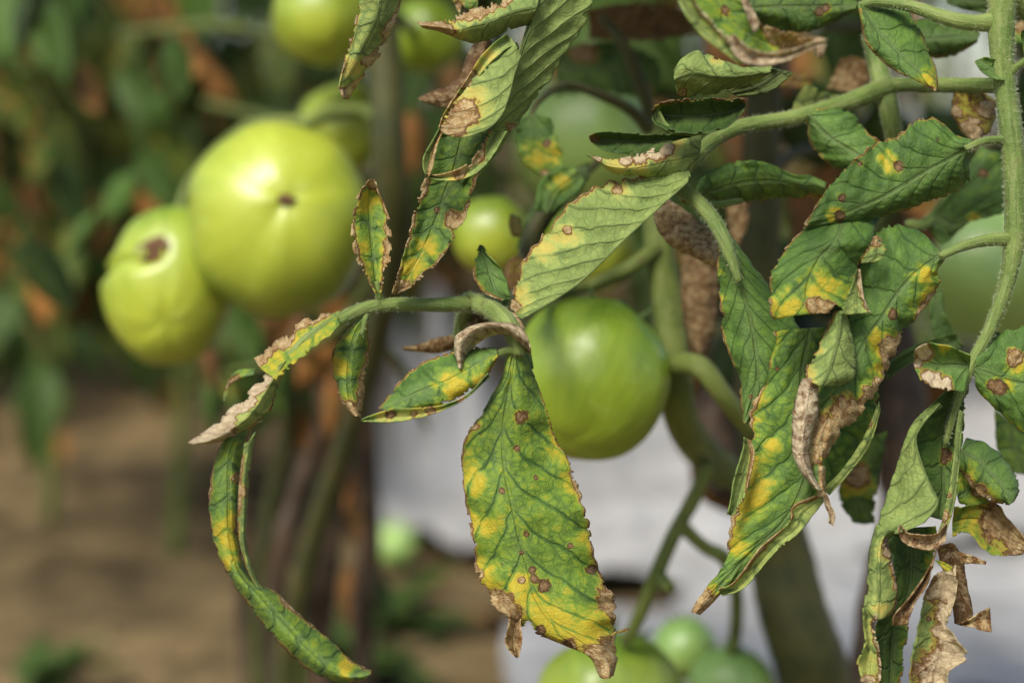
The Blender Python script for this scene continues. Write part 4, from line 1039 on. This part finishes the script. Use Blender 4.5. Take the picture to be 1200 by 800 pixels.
leaflet(rs1, [dict(rows=[[(1000, 520), (1020, 512), (1040, 505)], [(985, 560), (1010, 560), (1030, 555)], [(985, 590), (1005, 590), (1025, 590)], [(1000, 612), (1012, 614), (1024, 612)]], d=.56, dark=.75, D=[(1008, 558, 16)], Y=[(1005, 565, 25)], yel=.2)], seed=72)
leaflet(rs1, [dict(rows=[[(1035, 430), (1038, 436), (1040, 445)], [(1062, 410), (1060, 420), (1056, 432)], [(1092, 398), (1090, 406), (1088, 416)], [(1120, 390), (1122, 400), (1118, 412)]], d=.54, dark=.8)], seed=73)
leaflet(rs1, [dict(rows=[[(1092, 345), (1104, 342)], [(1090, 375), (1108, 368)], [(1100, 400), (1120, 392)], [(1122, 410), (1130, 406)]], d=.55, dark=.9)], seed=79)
# small leaflet with a papery rim beside the stalk
leaflet(rs1, [dict(rows=[[(1138, 416), (1136, 430), (1130, 458)], [(1118, 407), (1116, 428), (1112, 456)], [(1100, 403), (1098, 428), (1098, 454)], [(1084, 402), (1083, 424), (1088, 450)], [(1072, 410), (1071, 428), (1078, 444)]],
                   D=[(1082, 412, 10), (1074, 425, 7), (1096, 447, 11), (1086, 442, 8), (1108, 452, 8)], Y=[(1105, 404, 8), (1100, 455, 8)], pale=.7, cup=-5, d=.495, ruf=.9)], 'small leaflet with whitish papery rim', seed=74)
leaflet(rs1, [dict(rows=[[(1148, 402), (1142, 432), (1146, 456)], [(1164, 390), (1160, 438), (1164, 476)], [(1184, 384), (1182, 446), (1184, 494)], [(1206, 380), (1206, 450), (1204, 508)], [(1230, 380), (1230, 452), (1228, 512)]],
                   S=[(1170, 453, 11), (1162, 450, 6)], D=[(1190, 418, 10)], Y=[(1190, 425, 16), (1180, 452, 12)], cup=4, d=.498, yR=4, mR=[0, 0, 0, 2, 3])], 'leaflet with a dark torn lesion beside the stalk', seed=75)
leaflet(rs1, [dict(rows=[[(1166, 480), (1180, 490), (1200, 500)], [(1168, 520), (1190, 525), (1215, 530)], [(1180, 552), (1200, 556), (1220, 560)]], d=.56, dark=.75, yel=.3)], seed=76)
# big curled leaflet at the lower right
leaflet(rs1, [
    dict(rows=[[(1108, 458), (1122, 448), (1136, 452)], [(1090, 478), (1112, 476), (1130, 484)], [(1074, 504), (1106, 508), (1127, 516)], [(1070, 536), (1104, 542), (1122, 548)], [(1078, 570), (1104, 576), (1118, 584)], [(1086, 604), (1100, 608), (1112, 610)]],
         tilt=(4, 2), S=[(1109, 531, 7), (1106, 540, 5)], D=[(1110, 533, 8)], yel=.1, dark=.8, d=.504, cup=-5, nv_lat=6),
    dict(rows=[[(1098, 470), (1100, 471), (1102, 473)], [(1076, 488), (1078, 494), (1080, 500)], [(1062, 510), (1067, 514), (1074, 516)], [(1052, 540), (1064, 542), (1080, 540)], [(1042, 570), (1064, 574), (1092, 570)], [(1034, 596), (1060, 602), (1100, 590)], [(1028, 616), (1048, 624), (1084, 612)]],
         face='U', mid=2, tilt=(-6, 0), cup=8, nv_lat=7, slant=.7, quilt=1.2, d=.494, ruf=.6, rag=.03),
    dict(rows=[[(1028, 614), (1040, 620), (1052, 622)], [(1020, 640), (1032, 636), (1040, 632)], [(1017, 664), (1030, 666), (1044, 654)], [(1015, 690), (1030, 694), (1050, 684)], [(1012, 710), (1028, 718), (1050, 706)], [(1018, 720), (1030, 726), (1044, 720)]],
         face='U', tilt=(0, 0), cup=4, mR=[0, 8, 8, 7, 5, 4], yel=.22, Y=[(1036, 650, 14), (1030, 712, 14)], pale=.35, d=.488, ruf=.7),
    dict(rows=[[(1040, 622), (1068, 618), (1098, 616)], [(1044, 650), (1068, 652), (1094, 656)], [(1046, 684), (1066, 688), (1082, 684)], [(1032, 716), (1054, 718), (1066, 712)], [(1026, 740), (1046, 742), (1064, 738)], [(1026, 775), (1044, 776), (1060, 770)], [(1030, 815), (1042, 816), (1054, 812)]],
         dark=.62, d=.508, cup=-3, yR=6, mR=[0, 0, 0, 0, 2, 2, 2]),
    dict(rows=[[(1011, 712), (1028, 720)], [(1012, 734), (1026, 738)], [(1013, 754), (1030, 762)], [(1004, 778), (1032, 784)], [(1010, 800), (1030, 802)], [(1014, 820), (1026, 820)]], face='U', yel=.6, mR=5, D=[(1018, 796, 9)], pale=.4, d=.49, cup=-4, ruf=1.0),
    dict(rows=[[(1124, 480), (1129, 482)], [(1119, 514), (1126, 516)], [(1116, 545), (1124, 546)], [(1111, 578), (1121, 576)], [(1104, 610), (1114, 608)], [(1096, 634), (1104, 636)]], face='U', d=.493, D=[(1106, 604, 7), (1112, 580, 3)], ruf=.4, yel=.1),
    dict(rows=[[(1052, 618), (1056, 615)], [(1058, 634), (1064, 624)], [(1074, 642), (1078, 626)], [(1092, 644), (1096, 626)], [(1108, 634), (1110, 612)]], face='U', dry=.68, pale=.25, d=.49, cup=-3, ruf=.7),
    dict(rows=[[(1094, 656), (1098, 642)], [(1080, 680), (1092, 664)], [(1062, 704), (1086, 686)], [(1048, 720), (1072, 706)], [(1046, 732), (1062, 732)]], face='U', dry=.6, mR=0, Y=[(1070, 725, 10)], pale=.2, d=.486, cup=-4, ruf=.8)],
    'large curled leaflet showing pale veined underside and dark inner face', seed=77)
leaflet(rs1, [
    dict(rows=[[(1094, 676), (1106, 668), (1119, 662)], [(1082, 700), (1100, 698), (1120, 692)], [(1078, 724), (1096, 726), (1112, 730)], [(1072, 744), (1096, 748), (1122, 750)], [(1068, 768), (1098, 768), (1136, 770)], [(1066, 790), (1092, 790), (1112, 786)], [(1064, 820), (1088, 820), (1112, 815)]],
         face='U', D=[(1110, 685, 20), (1112, 715, 18), (1118, 760, 24), (1100, 790, 26), (1100, 740, 10)], yel=.25, pale=.55, d=.493, cup=-4, S=[(1089, 725, 3)], mR=6, quilt=.8),
    dict(rows=[[(1098, 640), (1116, 636), (1126, 648)], [(1102, 660), (1116, 662), (1130, 664)], [(1112, 684), (1122, 684), (1134, 690)], [(1116, 712), (1128, 710), (1140, 714)], [(1118, 730), (1128, 732), (1140, 722)]], dry=.60, dark=.7, d=.502, ruf=1.0),
    dict(rows=[[(1126, 730), (1128, 733)], [(1138, 724), (1140, 734)], [(1150, 716), (1150, 738)], [(1160, 711), (1162, 740)]], dry=.66, d=.495, cup=-2, ruf=.5),
    dict(rows=[[(1122, 646), (1126, 660)], [(1138, 650), (1140, 660)], [(1156, 658), (1155, 661)]], dry=.62, d=.498, ruf=.3),
    dict(rows=[[(1096, 656), (1100, 660)], [(1106, 658), (1108, 668)], [(1116, 664), (1116, 674)]], yel=.95, d=.492, ruf=.2)],
    'withered tan leaflet with brown tattered edge', seed=78)
leaflet(rs1, [dict(rows=[[(1124, 548), (1126, 528), (1132, 513)], [(1132, 560), (1144, 538), (1156, 520)], [(1142, 574), (1162, 556), (1178, 538)], [(1158, 586), (1176, 572), (1190, 558)], [(1176, 590), (1184, 582), (1194, 574)], [(1183, 591), (1186, 589), (1190, 584)]],
                   dark=.85, tilt=(-3, 2), cup=4, mL=[0, 4, 8, 6, 2], yL=[0, 14, 18, 14, 0], d=.502, D=[(1148, 574, 8)], quilt=.3),
              dict(rows=[[(1122, 545), (1134, 545)], [(1122, 570), (1140, 566)], [(1124, 588), (1150, 580)], [(1140, 592), (1165, 588)]], yel=.5, d=.507, D=[(1146, 575, 7)])], 'dark glossy leaflet with yellow inner edge', seed=80)
leaflet(rs1, [dict(rows=[[(1118, 594), (1116, 612), (1116, 628)], [(1140, 590), (1138, 608), (1136, 626)], [(1166, 588), (1160, 615), (1154, 644)], [(1180, 606), (1176, 628), (1172, 650)], [(1204, 634), (1202, 642), (1198, 650)]], yel=.75, D=[(1170, 615, 26), (1190, 635, 20)], dark=.8, d=.51, cup=-3)], 'yellow leaflet turning dark brown', seed=81)

# ---- softer leaflets just behind, around the middle of the plant
rs5 = stalk([[(768, 160, .63, 9), (740, 130, .62, 7), (700, 110, .61, 6), (660, 100, .60, 5), (630, 120, .58, 4), (622, 140, .57, 3)],
             [(700, 190, .60, 5), (660, 225, .585, 7), (630, 260, .58, 9), (615, 300, .58, 9), (606, 335, .58, 7)],
             [(768, 150, .63, 8), (735, 60, .62, 7), (705, 20, .62, 5)]], 'dark stalk behind the rolled leaflets', 'old_stem')
leaflet(rs5, [dict(rows=[[(608, 140), (624, 134), (645, 138)], [(606, 165), (628, 166), (654, 164)], [(612, 190), (636, 192), (660, 188)], [(628, 204), (642, 206), (656, 200)]], d=.565, Y=[(642, 180, 22)], S=[(641, 169, 5)], D=[(638, 204, 5)], dark=.85)], 'blunt leaflet with orange yellow corner', seed=91)
leaflet(rs5, [dict(rows=[[(626, 246), (640, 250), (648, 248)], [(632, 215), (650, 225), (664, 235)], [(650, 200), (668, 212), (680, 225)], [(668, 194), (680, 202), (686, 215)]], d=.56, Y=[(655, 212, 13)], dark=.85)], seed=92)
leaflet(rs5, [dict(rows=[[(686, 12), (690, 28), (690, 46)], [(730, 4), (735, 28), (735, 48)], [(780, 8), (785, 28), (782, 46)], [(830, 18), (832, 28), (830, 38)]], d=.64, dry=.55, dark=.7, S=[(758, 18, 6), (772, 35, 6)])], 'rusty dried leaflet with dark spots', seed=93)
leaflet(rs5, [dict(rows=[[(640, 60), (650, 80), (650, 112)], [(680, 50), (690, 80), (690, 108)], [(730, 52), (740, 80), (735, 112)], [(770, 70), (775, 90), (765, 118)]], d=.65, dark=.6, D=[(682, 62, 16), (755, 105, 9)], yel=.2)], seed=94)
leaflet(rs5, [dict(rows=[[(690, 190), (690, 210)], [(660, 205), (665, 235)], [(620, 250), (640, 270)], [(605, 290), (625, 300)]], d=.585, dark=.5)], seed=95)
leaflet(rs5, [dict(rows=[[(598, 250), (604, 252), (610, 256)], [(596, 262), (604, 264), (612, 266)], [(600, 276), (606, 278), (610, 276)]], d=.57, dry=.35, dark=.35)], 'dark red brown bud', seed=96)
leaflet(rs5, [dict(rows=[[(595, 305), (605, 300), (615, 305)], [(590, 322), (603, 320), (618, 325)], [(596, 338), (605, 340), (614, 338)]], d=.575, dry=.5, dark=.9)], seed=97)
# leaflets deep in the plant, their shade painted by darkened leaf colour
rs6 = stalk([[(890, 210, .70, 9), (930, 180, .74, 7), (980, 170, .78, 5)], [(890, 330, .71, 9), (940, 300, .76, 7), (1000, 290, .80, 5)], [(890, 60, .70, 9), (830, 30, .75, 7), (760, 30, .8, 5)],
             [(890, 450, .72, 9), (860, 480, .75, 7), (840, 520, .78, 4)], [(895, 20, .70, 8), (960, 30, .74, 7), (1040, 30, .78, 5)]], 'shaded leaf stalk deep inside the plant', 'old_stem')
rr = random.Random(8)
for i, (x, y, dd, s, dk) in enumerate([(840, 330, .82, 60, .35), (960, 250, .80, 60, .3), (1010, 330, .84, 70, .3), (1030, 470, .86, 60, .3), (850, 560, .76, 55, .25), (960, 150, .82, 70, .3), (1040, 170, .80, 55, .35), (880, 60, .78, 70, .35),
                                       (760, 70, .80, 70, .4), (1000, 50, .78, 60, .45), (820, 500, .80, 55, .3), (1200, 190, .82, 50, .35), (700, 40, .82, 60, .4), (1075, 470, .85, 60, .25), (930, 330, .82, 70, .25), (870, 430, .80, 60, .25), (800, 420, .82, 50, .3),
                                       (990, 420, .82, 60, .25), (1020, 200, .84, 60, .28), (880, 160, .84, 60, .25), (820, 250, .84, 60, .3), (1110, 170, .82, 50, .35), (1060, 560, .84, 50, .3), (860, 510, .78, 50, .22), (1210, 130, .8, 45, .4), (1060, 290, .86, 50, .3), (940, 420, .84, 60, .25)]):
    a = rr.uniform(0.6, 2.5); c, sn = math.cos(a), math.sin(a)
    rows = []
    for t, wv in ((0, .08), (.25, .55), (.5, .66), (.75, .45), (1, .05)):
        mx, my = x + c * (t - .5) * 2 * s, y + sn * (t - .5) * 2 * s
        rows.append([(mx - sn * wv * s, my + c * wv * s), (mx, my), (mx + sn * wv * s, my - c * wv * s)])
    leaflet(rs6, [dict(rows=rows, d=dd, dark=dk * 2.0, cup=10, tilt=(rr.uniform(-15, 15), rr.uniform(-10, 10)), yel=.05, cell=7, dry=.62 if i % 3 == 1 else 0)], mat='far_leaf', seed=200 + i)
shade_canopy(plant, P(905, -230, .70), P(915, -600, .72), 15, 5, .22)  # top leaves added out of view to shade the inside of the plant
shade_canopy(plant, P(905, -250, .70), P(908, -420, .70), 9, 15, .19, .15, [(-.35, -.75, .1), (.1, -.8, .1), (.6, -.6, .1), (.9, -.5, .15), (.25, -.6, .2)])  # more unseen leaves, added leaning forward to shade the main stem
# ================================================================== fruit
def tomato(x, y, r, d, label, mat, axis, ribs=5, rib=.03, squash=.88, seed=0, ry=None, scar=None, calyx=True, catface=False, stalk_to=None):
    """axis: (right, up, towards camera) of the blossom end"""
    ctr = P(x, y, d); R = r * SW * d
    a = Vector(CR * axis[0] + CU * axis[1] - CF * axis[2]).normalized()
    root = thing('tomato', label, 'tomato', Vector(ctr))
    wb = Wob(seed + 300)
    nt_, npx = 64, 40
    th = np.linspace(0, 2 * np.pi, nt_, endpoint=False); ph = np.linspace(0.0, np.pi, npx + 1)[1:-1]
    PH, TH = np.meshgrid(ph, th, indexing='ij')
    def shape(PH, TH):
        rr_ = 1 + rib * np.cos(ribs * TH + 0.6 * np.sin(TH + seed)) * (0.35 + 0.65 * (PH / np.pi)) * np.sin(PH) ** .8 + .025 * wb(np.cos(TH) * 1.3 + 1, np.sin(TH) * 1.3 + np.cos(PH) * 1.1)
        z = np.cos(PH) * squash * rr_
        z = z + np.exp(-((np.pi - PH) / .33) ** 2) * .20 - np.exp(-(PH / .16) ** 2) * .03
        return np.stack([np.sin(PH) * np.cos(TH) * rr_, np.sin(PH) * np.sin(TH) * rr_, z], -1)
    S = shape(PH, TH)
    e = np.array([[0, 0, squash * (1 + .0) - .03], [0, 0, -squash + .20]])
    L = np.concatenate([S.reshape(-1, 3), e])
    rot = np.array(a.to_track_quat('Z', 'Y').to_matrix())
    Wd = L @ rot.T
    if ry:                                   # taller or wider than round
        uc = Wd @ CU
        Wd = Wd + np.outer(uc * (ry / r - 1), CU)
    cx, cy, cz = Wd @ CR, Wd @ CU, -(Wd @ CF)
    if catface:
        line = .42 + .25 * cx + .06 * np.sin(cx * 7)
        amt = np.exp(-((cy - line) / .075) ** 2) * np.clip((0.25 - cx) * 1.6, 0, 1) * (cz > -.3) * .20
        pit = np.exp(-((cx + .08) ** 2 / .016 + (cy - .44) ** 2 / .010)) * (cz > 0) * .32
        Wd = Wd * (1 - amt - pit)[:, None]
        up_ = np.clip((cy - line) * 3, 0, 1) * np.clip(.6 - cx, 0, 1)
        Wd = Wd * (1 - .10 * up_)[:, None]
    V = ctr + Wd * R
    n = nt_
    idx = np.arange((npx - 1) * n).reshape(npx - 1, n); nx_ = np.roll(idx, -1, 1)
    F = np.stack([idx[:-1], idx[1:], nx_[1:], nx_[:-1]], -1).reshape(-1, 4)
    h = np.arange(0, n, 2); c0, c1 = len(V) - 2, len(V) - 1
    F = np.concatenate([F, np.stack([idx[0, h], idx[0, (h + 1) % n], idx[0, (h + 2) % n], np.full(len(h), c0)], 1),
                        np.stack([idx[-1, (h + 2) % n], idx[-1, (h + 1) % n], idx[-1, h], np.full(len(h), c1)], 1)])
    lon = np.concatenate([(TH / 2 / np.pi).ravel(), [0, 0]]); lat = np.concatenate([(PH / np.pi).ravel(), [0, 1]])
    mesh_obj('skin', V, F, M[mat], root, {'a_tm': np.stack([lon, lat, lon * 0], 1)})
    av = np.array(a)
    if scar:                                # corky blossom scar, a small ragged button
        k = 14
        t = np.linspace(0, 2 * np.pi, k, endpoint=False)
        ring = []
        for q, hgt in ((1.0, -.012), (.75, .02), (.35, .012)):
            rr_ = scar * q * (1 + .35 * wb(np.cos(t) * 2 + seed, np.sin(t) * 2))
            ring.append(np.stack([rr_ * np.cos(t) * 1.0, rr_ * np.sin(t) * .62, np.full(k, squash + .012 + hgt)], 1))
        L2 = np.concatenate(ring + [np.array([[0, 0, squash + .0]])])
        i2 = np.arange(3 * k).reshape(3, k); n2 = np.roll(i2, -1, 1)
        F2 = np.stack([i2[:-1], n2[:-1], n2[1:], i2[1:]], -1).reshape(-1, 4)
        h2 = np.arange(0, k, 2)
        F2 = np.concatenate([F2, np.stack([i2[2, h2], i2[2, (h2 + 1) % k], i2[2, (h2 + 2) % k], np.full(len(h2), 3 * k)], 1)])
        mesh_obj('blossom_scar', ctr + (L2 @ rot.T) * R, F2, M['scar'], root)
    if catface:
        k = 18
        t = np.linspace(0, 2 * np.pi, k, endpoint=False)
        ring = []
        for q, dz in ((1.0, 0.0), (.6, -.05)):
            rx_ = .26 * q * (1 + .2 * wb(np.cos(t) * 2, np.sin(t) * 2)); ryy = .15 * q
            X = -.08 + rx_ * np.cos(t); Y = .44 + ryy * np.sin(t) + .2 * (X + .08)
            ring.append(np.stack([X, Y, np.sqrt(np.clip(1 - X ** 2 - Y ** 2, .05, 1)) * .86 + dz - .005], 1))
        L2 = np.concatenate(ring + [np.array([[-.08, .44, .70]])])
        i2 = np.arange(2 * k).reshape(2, k); n2 = np.roll(i2, -1, 1)
        F2 = np.stack([i2[:-1], n2[:-1], n2[1:], i2[1:]], -1).reshape(-1, 4)
        h2 = np.arange(0, k, 2)
        F2 = np.concatenate([F2, np.stack([i2[1, h2], i2[1, (h2 + 1) % k], i2[1, (h2 + 2) % k], np.full(len(h2), 2 * k)], 1)])
        dirs = L2 / np.linalg.norm(L2, axis=1, keepdims=True)
        W2 = dirs[:, :1] * CR + dirs[:, 1:2] * CU - dirs[:, 2:3] * CF
        wn = np.linalg.norm(Wd, axis=1); near = np.argmax(W2 @ (Wd / wn[:, None]).T, 1)
        W2 = W2 * (wn[near] * np.concatenate([np.full(k, 1.004), np.full(k, 1.012), [1.0]]))[:, None]
        mesh_obj('corky_scar', ctr + W2 * R, F2, M['scar'], root)['label'] = 'dark sunken corky scar'
    if calyx:
        q = ctr - av * R * (squash - .17)
        for i in range(5):
            an = i * 2 * math.pi / 5 + seed
            o1 = rot @ np.array([math.cos(an), math.sin(an), 0])
            pts = [q + o1 * R * .03, q + o1 * R * .25 - av * R * .06, q + o1 * R * .52 - av * R * .05, q + o1 * R * .72 - av * R * .16]
            V2, F2 = tube_geo([(*p, w_ * R) for p, w_ in zip(pts, (.05, .075, .05, .008))], world=True, sides=8, steps=8)
            mesh_obj('sepal', V2, F2, M['calyx'], root, {'a_tb': TB_ATTR['last']})
        V2, F2 = tube_geo([(*(q + av * R * .02), .07 * R), (*(q - av * R * .2), .06 * R), (*(q - av * R * .42 + CU * R * .06), .06 * R)], world=True, sides=8, steps=6)
        mesh_obj('fruit_stem', V2, F2, M['calyx'], root, {'a_tb': TB_ATTR['last']})
    return root

tomato(327, 257, 108, .72, 'largest pale green tomato, round with a small brown scar facing outward', 'tom_a', (.20, .16, .95), 7, .022, .93, 1, ry=114, scar=.095)
tomato(198, 332, 77, .74, 'lopsided pale green tomato creased by a dark corky scar', 'tom_a', (.1, -.5, .8), 6, .02, .93, 2, ry=98, catface=True)
tomato(402, 152, 54, .86, 'small pale green tomato half hidden behind the largest one', 'tom_a', (.2, -.4, .8), 5, .03, .95, 3)
tomato(378, 20, 60, .80, 'yellowish green tomato hanging above the largest one', 'tom_a', (.1, -.8, .5), 5, .03, .92, 4)
tomato(500, 42, 46, .88, 'dim green tomato behind the rolled leaflet and the vertical stem', 'tom_b', (0, -.7, .6), 5, .03, .92, 5)
tomato(575, 276, 47, .70, 'bright green tomato glimpsed between two rolled leaflets', 'tom_a', (0, -.7, .6), 5, .03, .95, 6)
tomato(688, 292, 56, .70, 'green tomato mostly hidden behind the big rolled leaflet', 'tom_a', (.2, -.7, .6), 5, .03, .92, 7)
tomato(692, 443, 92, .61, 'glossy green tomato hanging beside the drooping yellow leaflet', 'tom_b', (-.35, -.75, .5), 6, .03, .95, 8, ry=99)
tomato(716, 812, 86, .70, 'pale green tomato below the ragged tip of the drooping leaflet', 'tom_a', (.1, -.75, .5), 6, .035, .88, 9, ry=78)
tomato(856, 806, 52, .76, 'small round green tomato low beside the thick stem', 'tom_c', (0, -.7, .6), 5, .02, .95, 10)
tomato(802, 760, 38, .80, 'tiny green tomato between the two lowest tomatoes', 'tom_c', (0, -.7, .6), 5, .02, .95, 11)
tomato(690, 165, 86, 1.00, 'blurred light green tomato behind the middle leaflets', 'tom_c', (0, -.6, .7), 5, .03, .92, 12)
tomato(1150, 320, 88, 1.15, 'blurred green tomato behind the upright leaf stalk', 'tom_c', (0, -.6, .7), 5, .03, .95, 13)
gt = ground_at(462, 660)
dt = (gt - C0) @ CF
tomato(462, 637, 26, dt, 'pale green tomato fallen on the soil behind the stems', 'tom_c', (0.3, .5, .7), 5, .03, .92, 14)

# ------------------------------------------------------------------ second plant that carries the left-hand fruit
pb = P(395, 900, .84)
plant2 = thing('tomato_plant', 'tomato plant bearing the two largest fruit, with bare lower stems', 'plant', (pb[0], pb[1], -0.012))
V, F = tube_geo(up([(440, -580, .80, 12), (443, -300, .80, 15), (446, -60, .80, 18), (450, 60, .80, 19), (456, 180, .80, 19), (462, 280, .82, 18), (440, 400, .86, 15), (405, 520, .90, 14), (365, 640, .94, 14)]) + down(335, 780, .97, 15), world=True, sides=16, seed=9)
mesh_obj('stem', V, F, M['old_stem'], plant2, {'a_tb': TB_ATTR['last']})
V, F = tube_geo(up([(452, 330, .88, 12), (425, 470, .94, 12), (395, 560, .96, 14), (385, 640, .97, 14)]) + down(372, 760, .98, 15), world=True, sides=12, seed=10, bumpy=.2)
mesh_obj('stem', V, F, M['dead_stem'], plant2, {'a_tb': TB_ATTR['last']})['label'] = 'brown dead side stem'
V, F = tube_geo(up([(400, 430, .98, 9), (420, 540, 1.0, 9), (432, 620, 1.02, 10), (418, 700, 1.03, 8)]) + down(424, 800, 1.04, 9), world=True, sides=10, seed=12, bumpy=.2)
mesh_obj('stem', V, F, M['dead_stem'], plant2, {'a_tb': TB_ATTR['last']})
tubes('fruit_stalk', [[(455, 150, .80, 10), (420, 130, .80, 9), (370, 140, .79, 8), (330, 180, .775, 7), (318, 215, .765, 6)], [(370, 142, .79, 8), (290, 150, .80, 7), (225, 210, .80, 6), (205, 270, .79, 6)],
                      [(450, 70, .80, 9), (420, 60, .84, 7), (402, 110, .88, 6)], [(446, -30, .80, 9), (400, -45, .82, 7), (380, -20, .82, 6)]], 'stem', plant2)
rp = stalk([[(455, 200, .81, 8), (400, 160, .95, 7), (320, 140, 1.05, 6), (240, 120, 1.15, 4)], [(452, 120, .80, 8), (380, 60, .95, 7), (260, 30, 1.1, 6), (140, 40, 1.25, 4)], [(462, 280, .82, 8), (400, 380, .90, 7), (330, 420, .95, 5), (260, 440, 1.0, 3)],
            [(446, 0, .8, 8), (500, 60, .9, 6), (520, 130, .95, 5)], [(440, 400, .86, 7), (470, 430, .9, 6), (500, 500, .95, 4)]], 'leaf stalk behind the largest fruit', 'stem', pl=plant2)
rr = random.Random(21)
spec = []
for i in range(46):
    spec.append((rr.uniform(-10, 420), rr.uniform(-20, 400), rr.uniform(.98, 1.35), rr.uniform(45, 75)))
for i in range(10):
    spec.append((rr.uniform(470, 640), rr.uniform(20, 200), rr.uniform(.95, 1.2), rr.uniform(45, 65)))
for i in range(9):
    spec.append((rr.uniform(230, 420), rr.uniform(380, 470), rr.uniform(.92, 1.1), rr.uniform(35, 55)))
for i, (x, y, dd, s) in enumerate(spec):
    a = rr.uniform(0.9, 2.2); c, sn = math.cos(a), math.sin(a)
    wf = rr.uniform(.5, .9); s2 = s * .75
    rows = []
    for t, wv in ((0, .06), (.25, .48), (.5, .58), (.75, .42), (1, .04)):
        mx, my = x + c * (t - .5) * 2 * s2, y + sn * (t - .5) * 2 * s2
        rows.append([(mx - sn * wv * wf * s2, my + c * wv * wf * s2), (mx, my), (mx + sn * wv * wf * s2, my - c * wv * wf * s2)])
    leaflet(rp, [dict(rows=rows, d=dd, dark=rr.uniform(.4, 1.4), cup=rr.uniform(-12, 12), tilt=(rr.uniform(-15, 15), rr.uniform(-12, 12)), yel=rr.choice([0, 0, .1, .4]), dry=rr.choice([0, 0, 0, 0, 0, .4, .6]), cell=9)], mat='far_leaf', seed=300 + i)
shade_canopy(plant2, P(446, -260, .80), P(440, -560, .80), 13, 6, .24)  # added out-of-view leaves that keep sun off the background at left

# bare and withered growth low on the second plant
for i, (mt, pts, lo) in enumerate([
        ('dead_stem', [(300, 400, 1.04, 8), (292, 500, 1.06, 9), (285, 600, 1.08, 9)], (288, 760, 1.10, 10)),
        ('old_stem', [(352, 410, 1.00, 9), (338, 500, 1.02, 10), (318, 590, 1.04, 10)], (300, 740, 1.06, 11)),
        ('dead_stem', [(375, 400, .98, 10), (380, 490, .99, 11), (350, 570, 1.0, 10), (330, 640, 1.0, 11)], (322, 770, 1.02, 12)),
        ('stem', [(408, 420, 1.02, 8), (398, 520, 1.04, 9), (372, 610, 1.05, 10)], (352, 770, 1.06, 11)),
        ('dead_stem', [(432, 470, 1.08, 7), (436, 560, 1.08, 8), (440, 640, 1.08, 7)], (430, 760, 1.08, 8))]):
    V, F = tube_geo(up(pts) + down(*lo), world=True, sides=10, seed=60 + i, bumpy=.25)
    mesh_obj('stem', V, F, M[mt], plant2, {'a_tb': TB_ATTR['last']})
for i, (x, y, dd, s, a, dr_) in enumerate([(398, 560, 1.0, 42, 1.4, .66), (424, 600, 1.06, 40, 1.7, .6), (352, 500, 1.02, 40, 1.2, .62), (412, 700, 1.05, 38, 1.5, .6), (310, 480, 1.05, 36, 1.9, 0), (290, 455, 1.0, 40, 1.3, 0),
                                          (388, 470, .98, 44, 1.6, .6), (440, 690, 1.1, 40, 1.2, 0), (372, 640, 1.06, 36, 1.8, .66), (330, 450, .98, 42, 1.5, .1), (250, 470, 1.06, 38, 1.6, 0), (420, 500, 1.04, 36, 1.4, .64)]):
    c, sn = math.cos(a), math.sin(a)
    rows = []
    for t, wv in ((0, .05), (.25, .34), (.5, .42), (.75, .3), (1, .04)):
        mx, my = x + c * (t - .5) * 2 * s, y + sn * (t - .5) * 2 * s
        rows.append([(mx - sn * wv * s, my + c * wv * s), (mx, my), (mx + sn * wv * s, my - c * wv * s)])
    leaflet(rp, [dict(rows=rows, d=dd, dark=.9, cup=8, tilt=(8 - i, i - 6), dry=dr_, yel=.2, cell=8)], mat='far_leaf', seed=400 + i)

# ------------------------------------------------------------------ weeds and litter on the soil
def weed(x, y, n, size, label, seed):
    gx = ground_at(x, y); rnd = random.Random(seed)
    root = thing('weed', label, 'weed', (gx[0], gx[1], -0.012))
    for i in range(n):
        a = rnd.uniform(0, 6.28)
        o = bpy.data.objects.new('leaf', gen_mesh(rnd.randint(0, 5)))
        o.parent = root
        dr_ = Vector((math.cos(a), math.sin(a), rnd.uniform(.3, 1.4)))
        o.matrix_local = Matrix.Translation((rnd.uniform(-.012, .012), rnd.uniform(-.012, .012), .008)) @ rotm(dr_, rnd.uniform(-.4, .4)).to_4x4() @ Matrix.Scale(size * rnd.uniform(.7, 1.2), 4)
        COL.objects.link(o)
weed(50, 800, 9, .7, 'low green weed alone on the bare brown soil', 1)
weed(415, 790, 16, .9, 'leafy weed growing beside the stem bases under the hanging leaflet', 2)
weed(450, 735, 14, .9, 'bright weed behind the fallen tomato', 3)
weed(270, 560, 8, .6, 'small weed on the soil in front of the dark plants', 4)
for i, (x, y, s) in enumerate([(330, 640, .9), (520, 700, 1.0), (560, 740, .9), (60, 520, .8)]):
    gx = ground_at(x, y)
    o = bpy.data.objects.new('fallen_leaf', gen_mesh(11 + i % 3))
    rnd = random.Random(50 + i)
    o.matrix_world = Matrix.Translation((gx[0], gx[1], .012)) @ Matrix.Rotation(rnd.uniform(0, 6), 4, 'Z') @ Matrix.Scale(s, 4)
    COL.objects.link(o)
    tag(o, 'dry brown leaf fallen on the bare soil', 'leaf', 'dry leaves on the soil')
print('hero leaf tris', LEAF_TRIS[0])
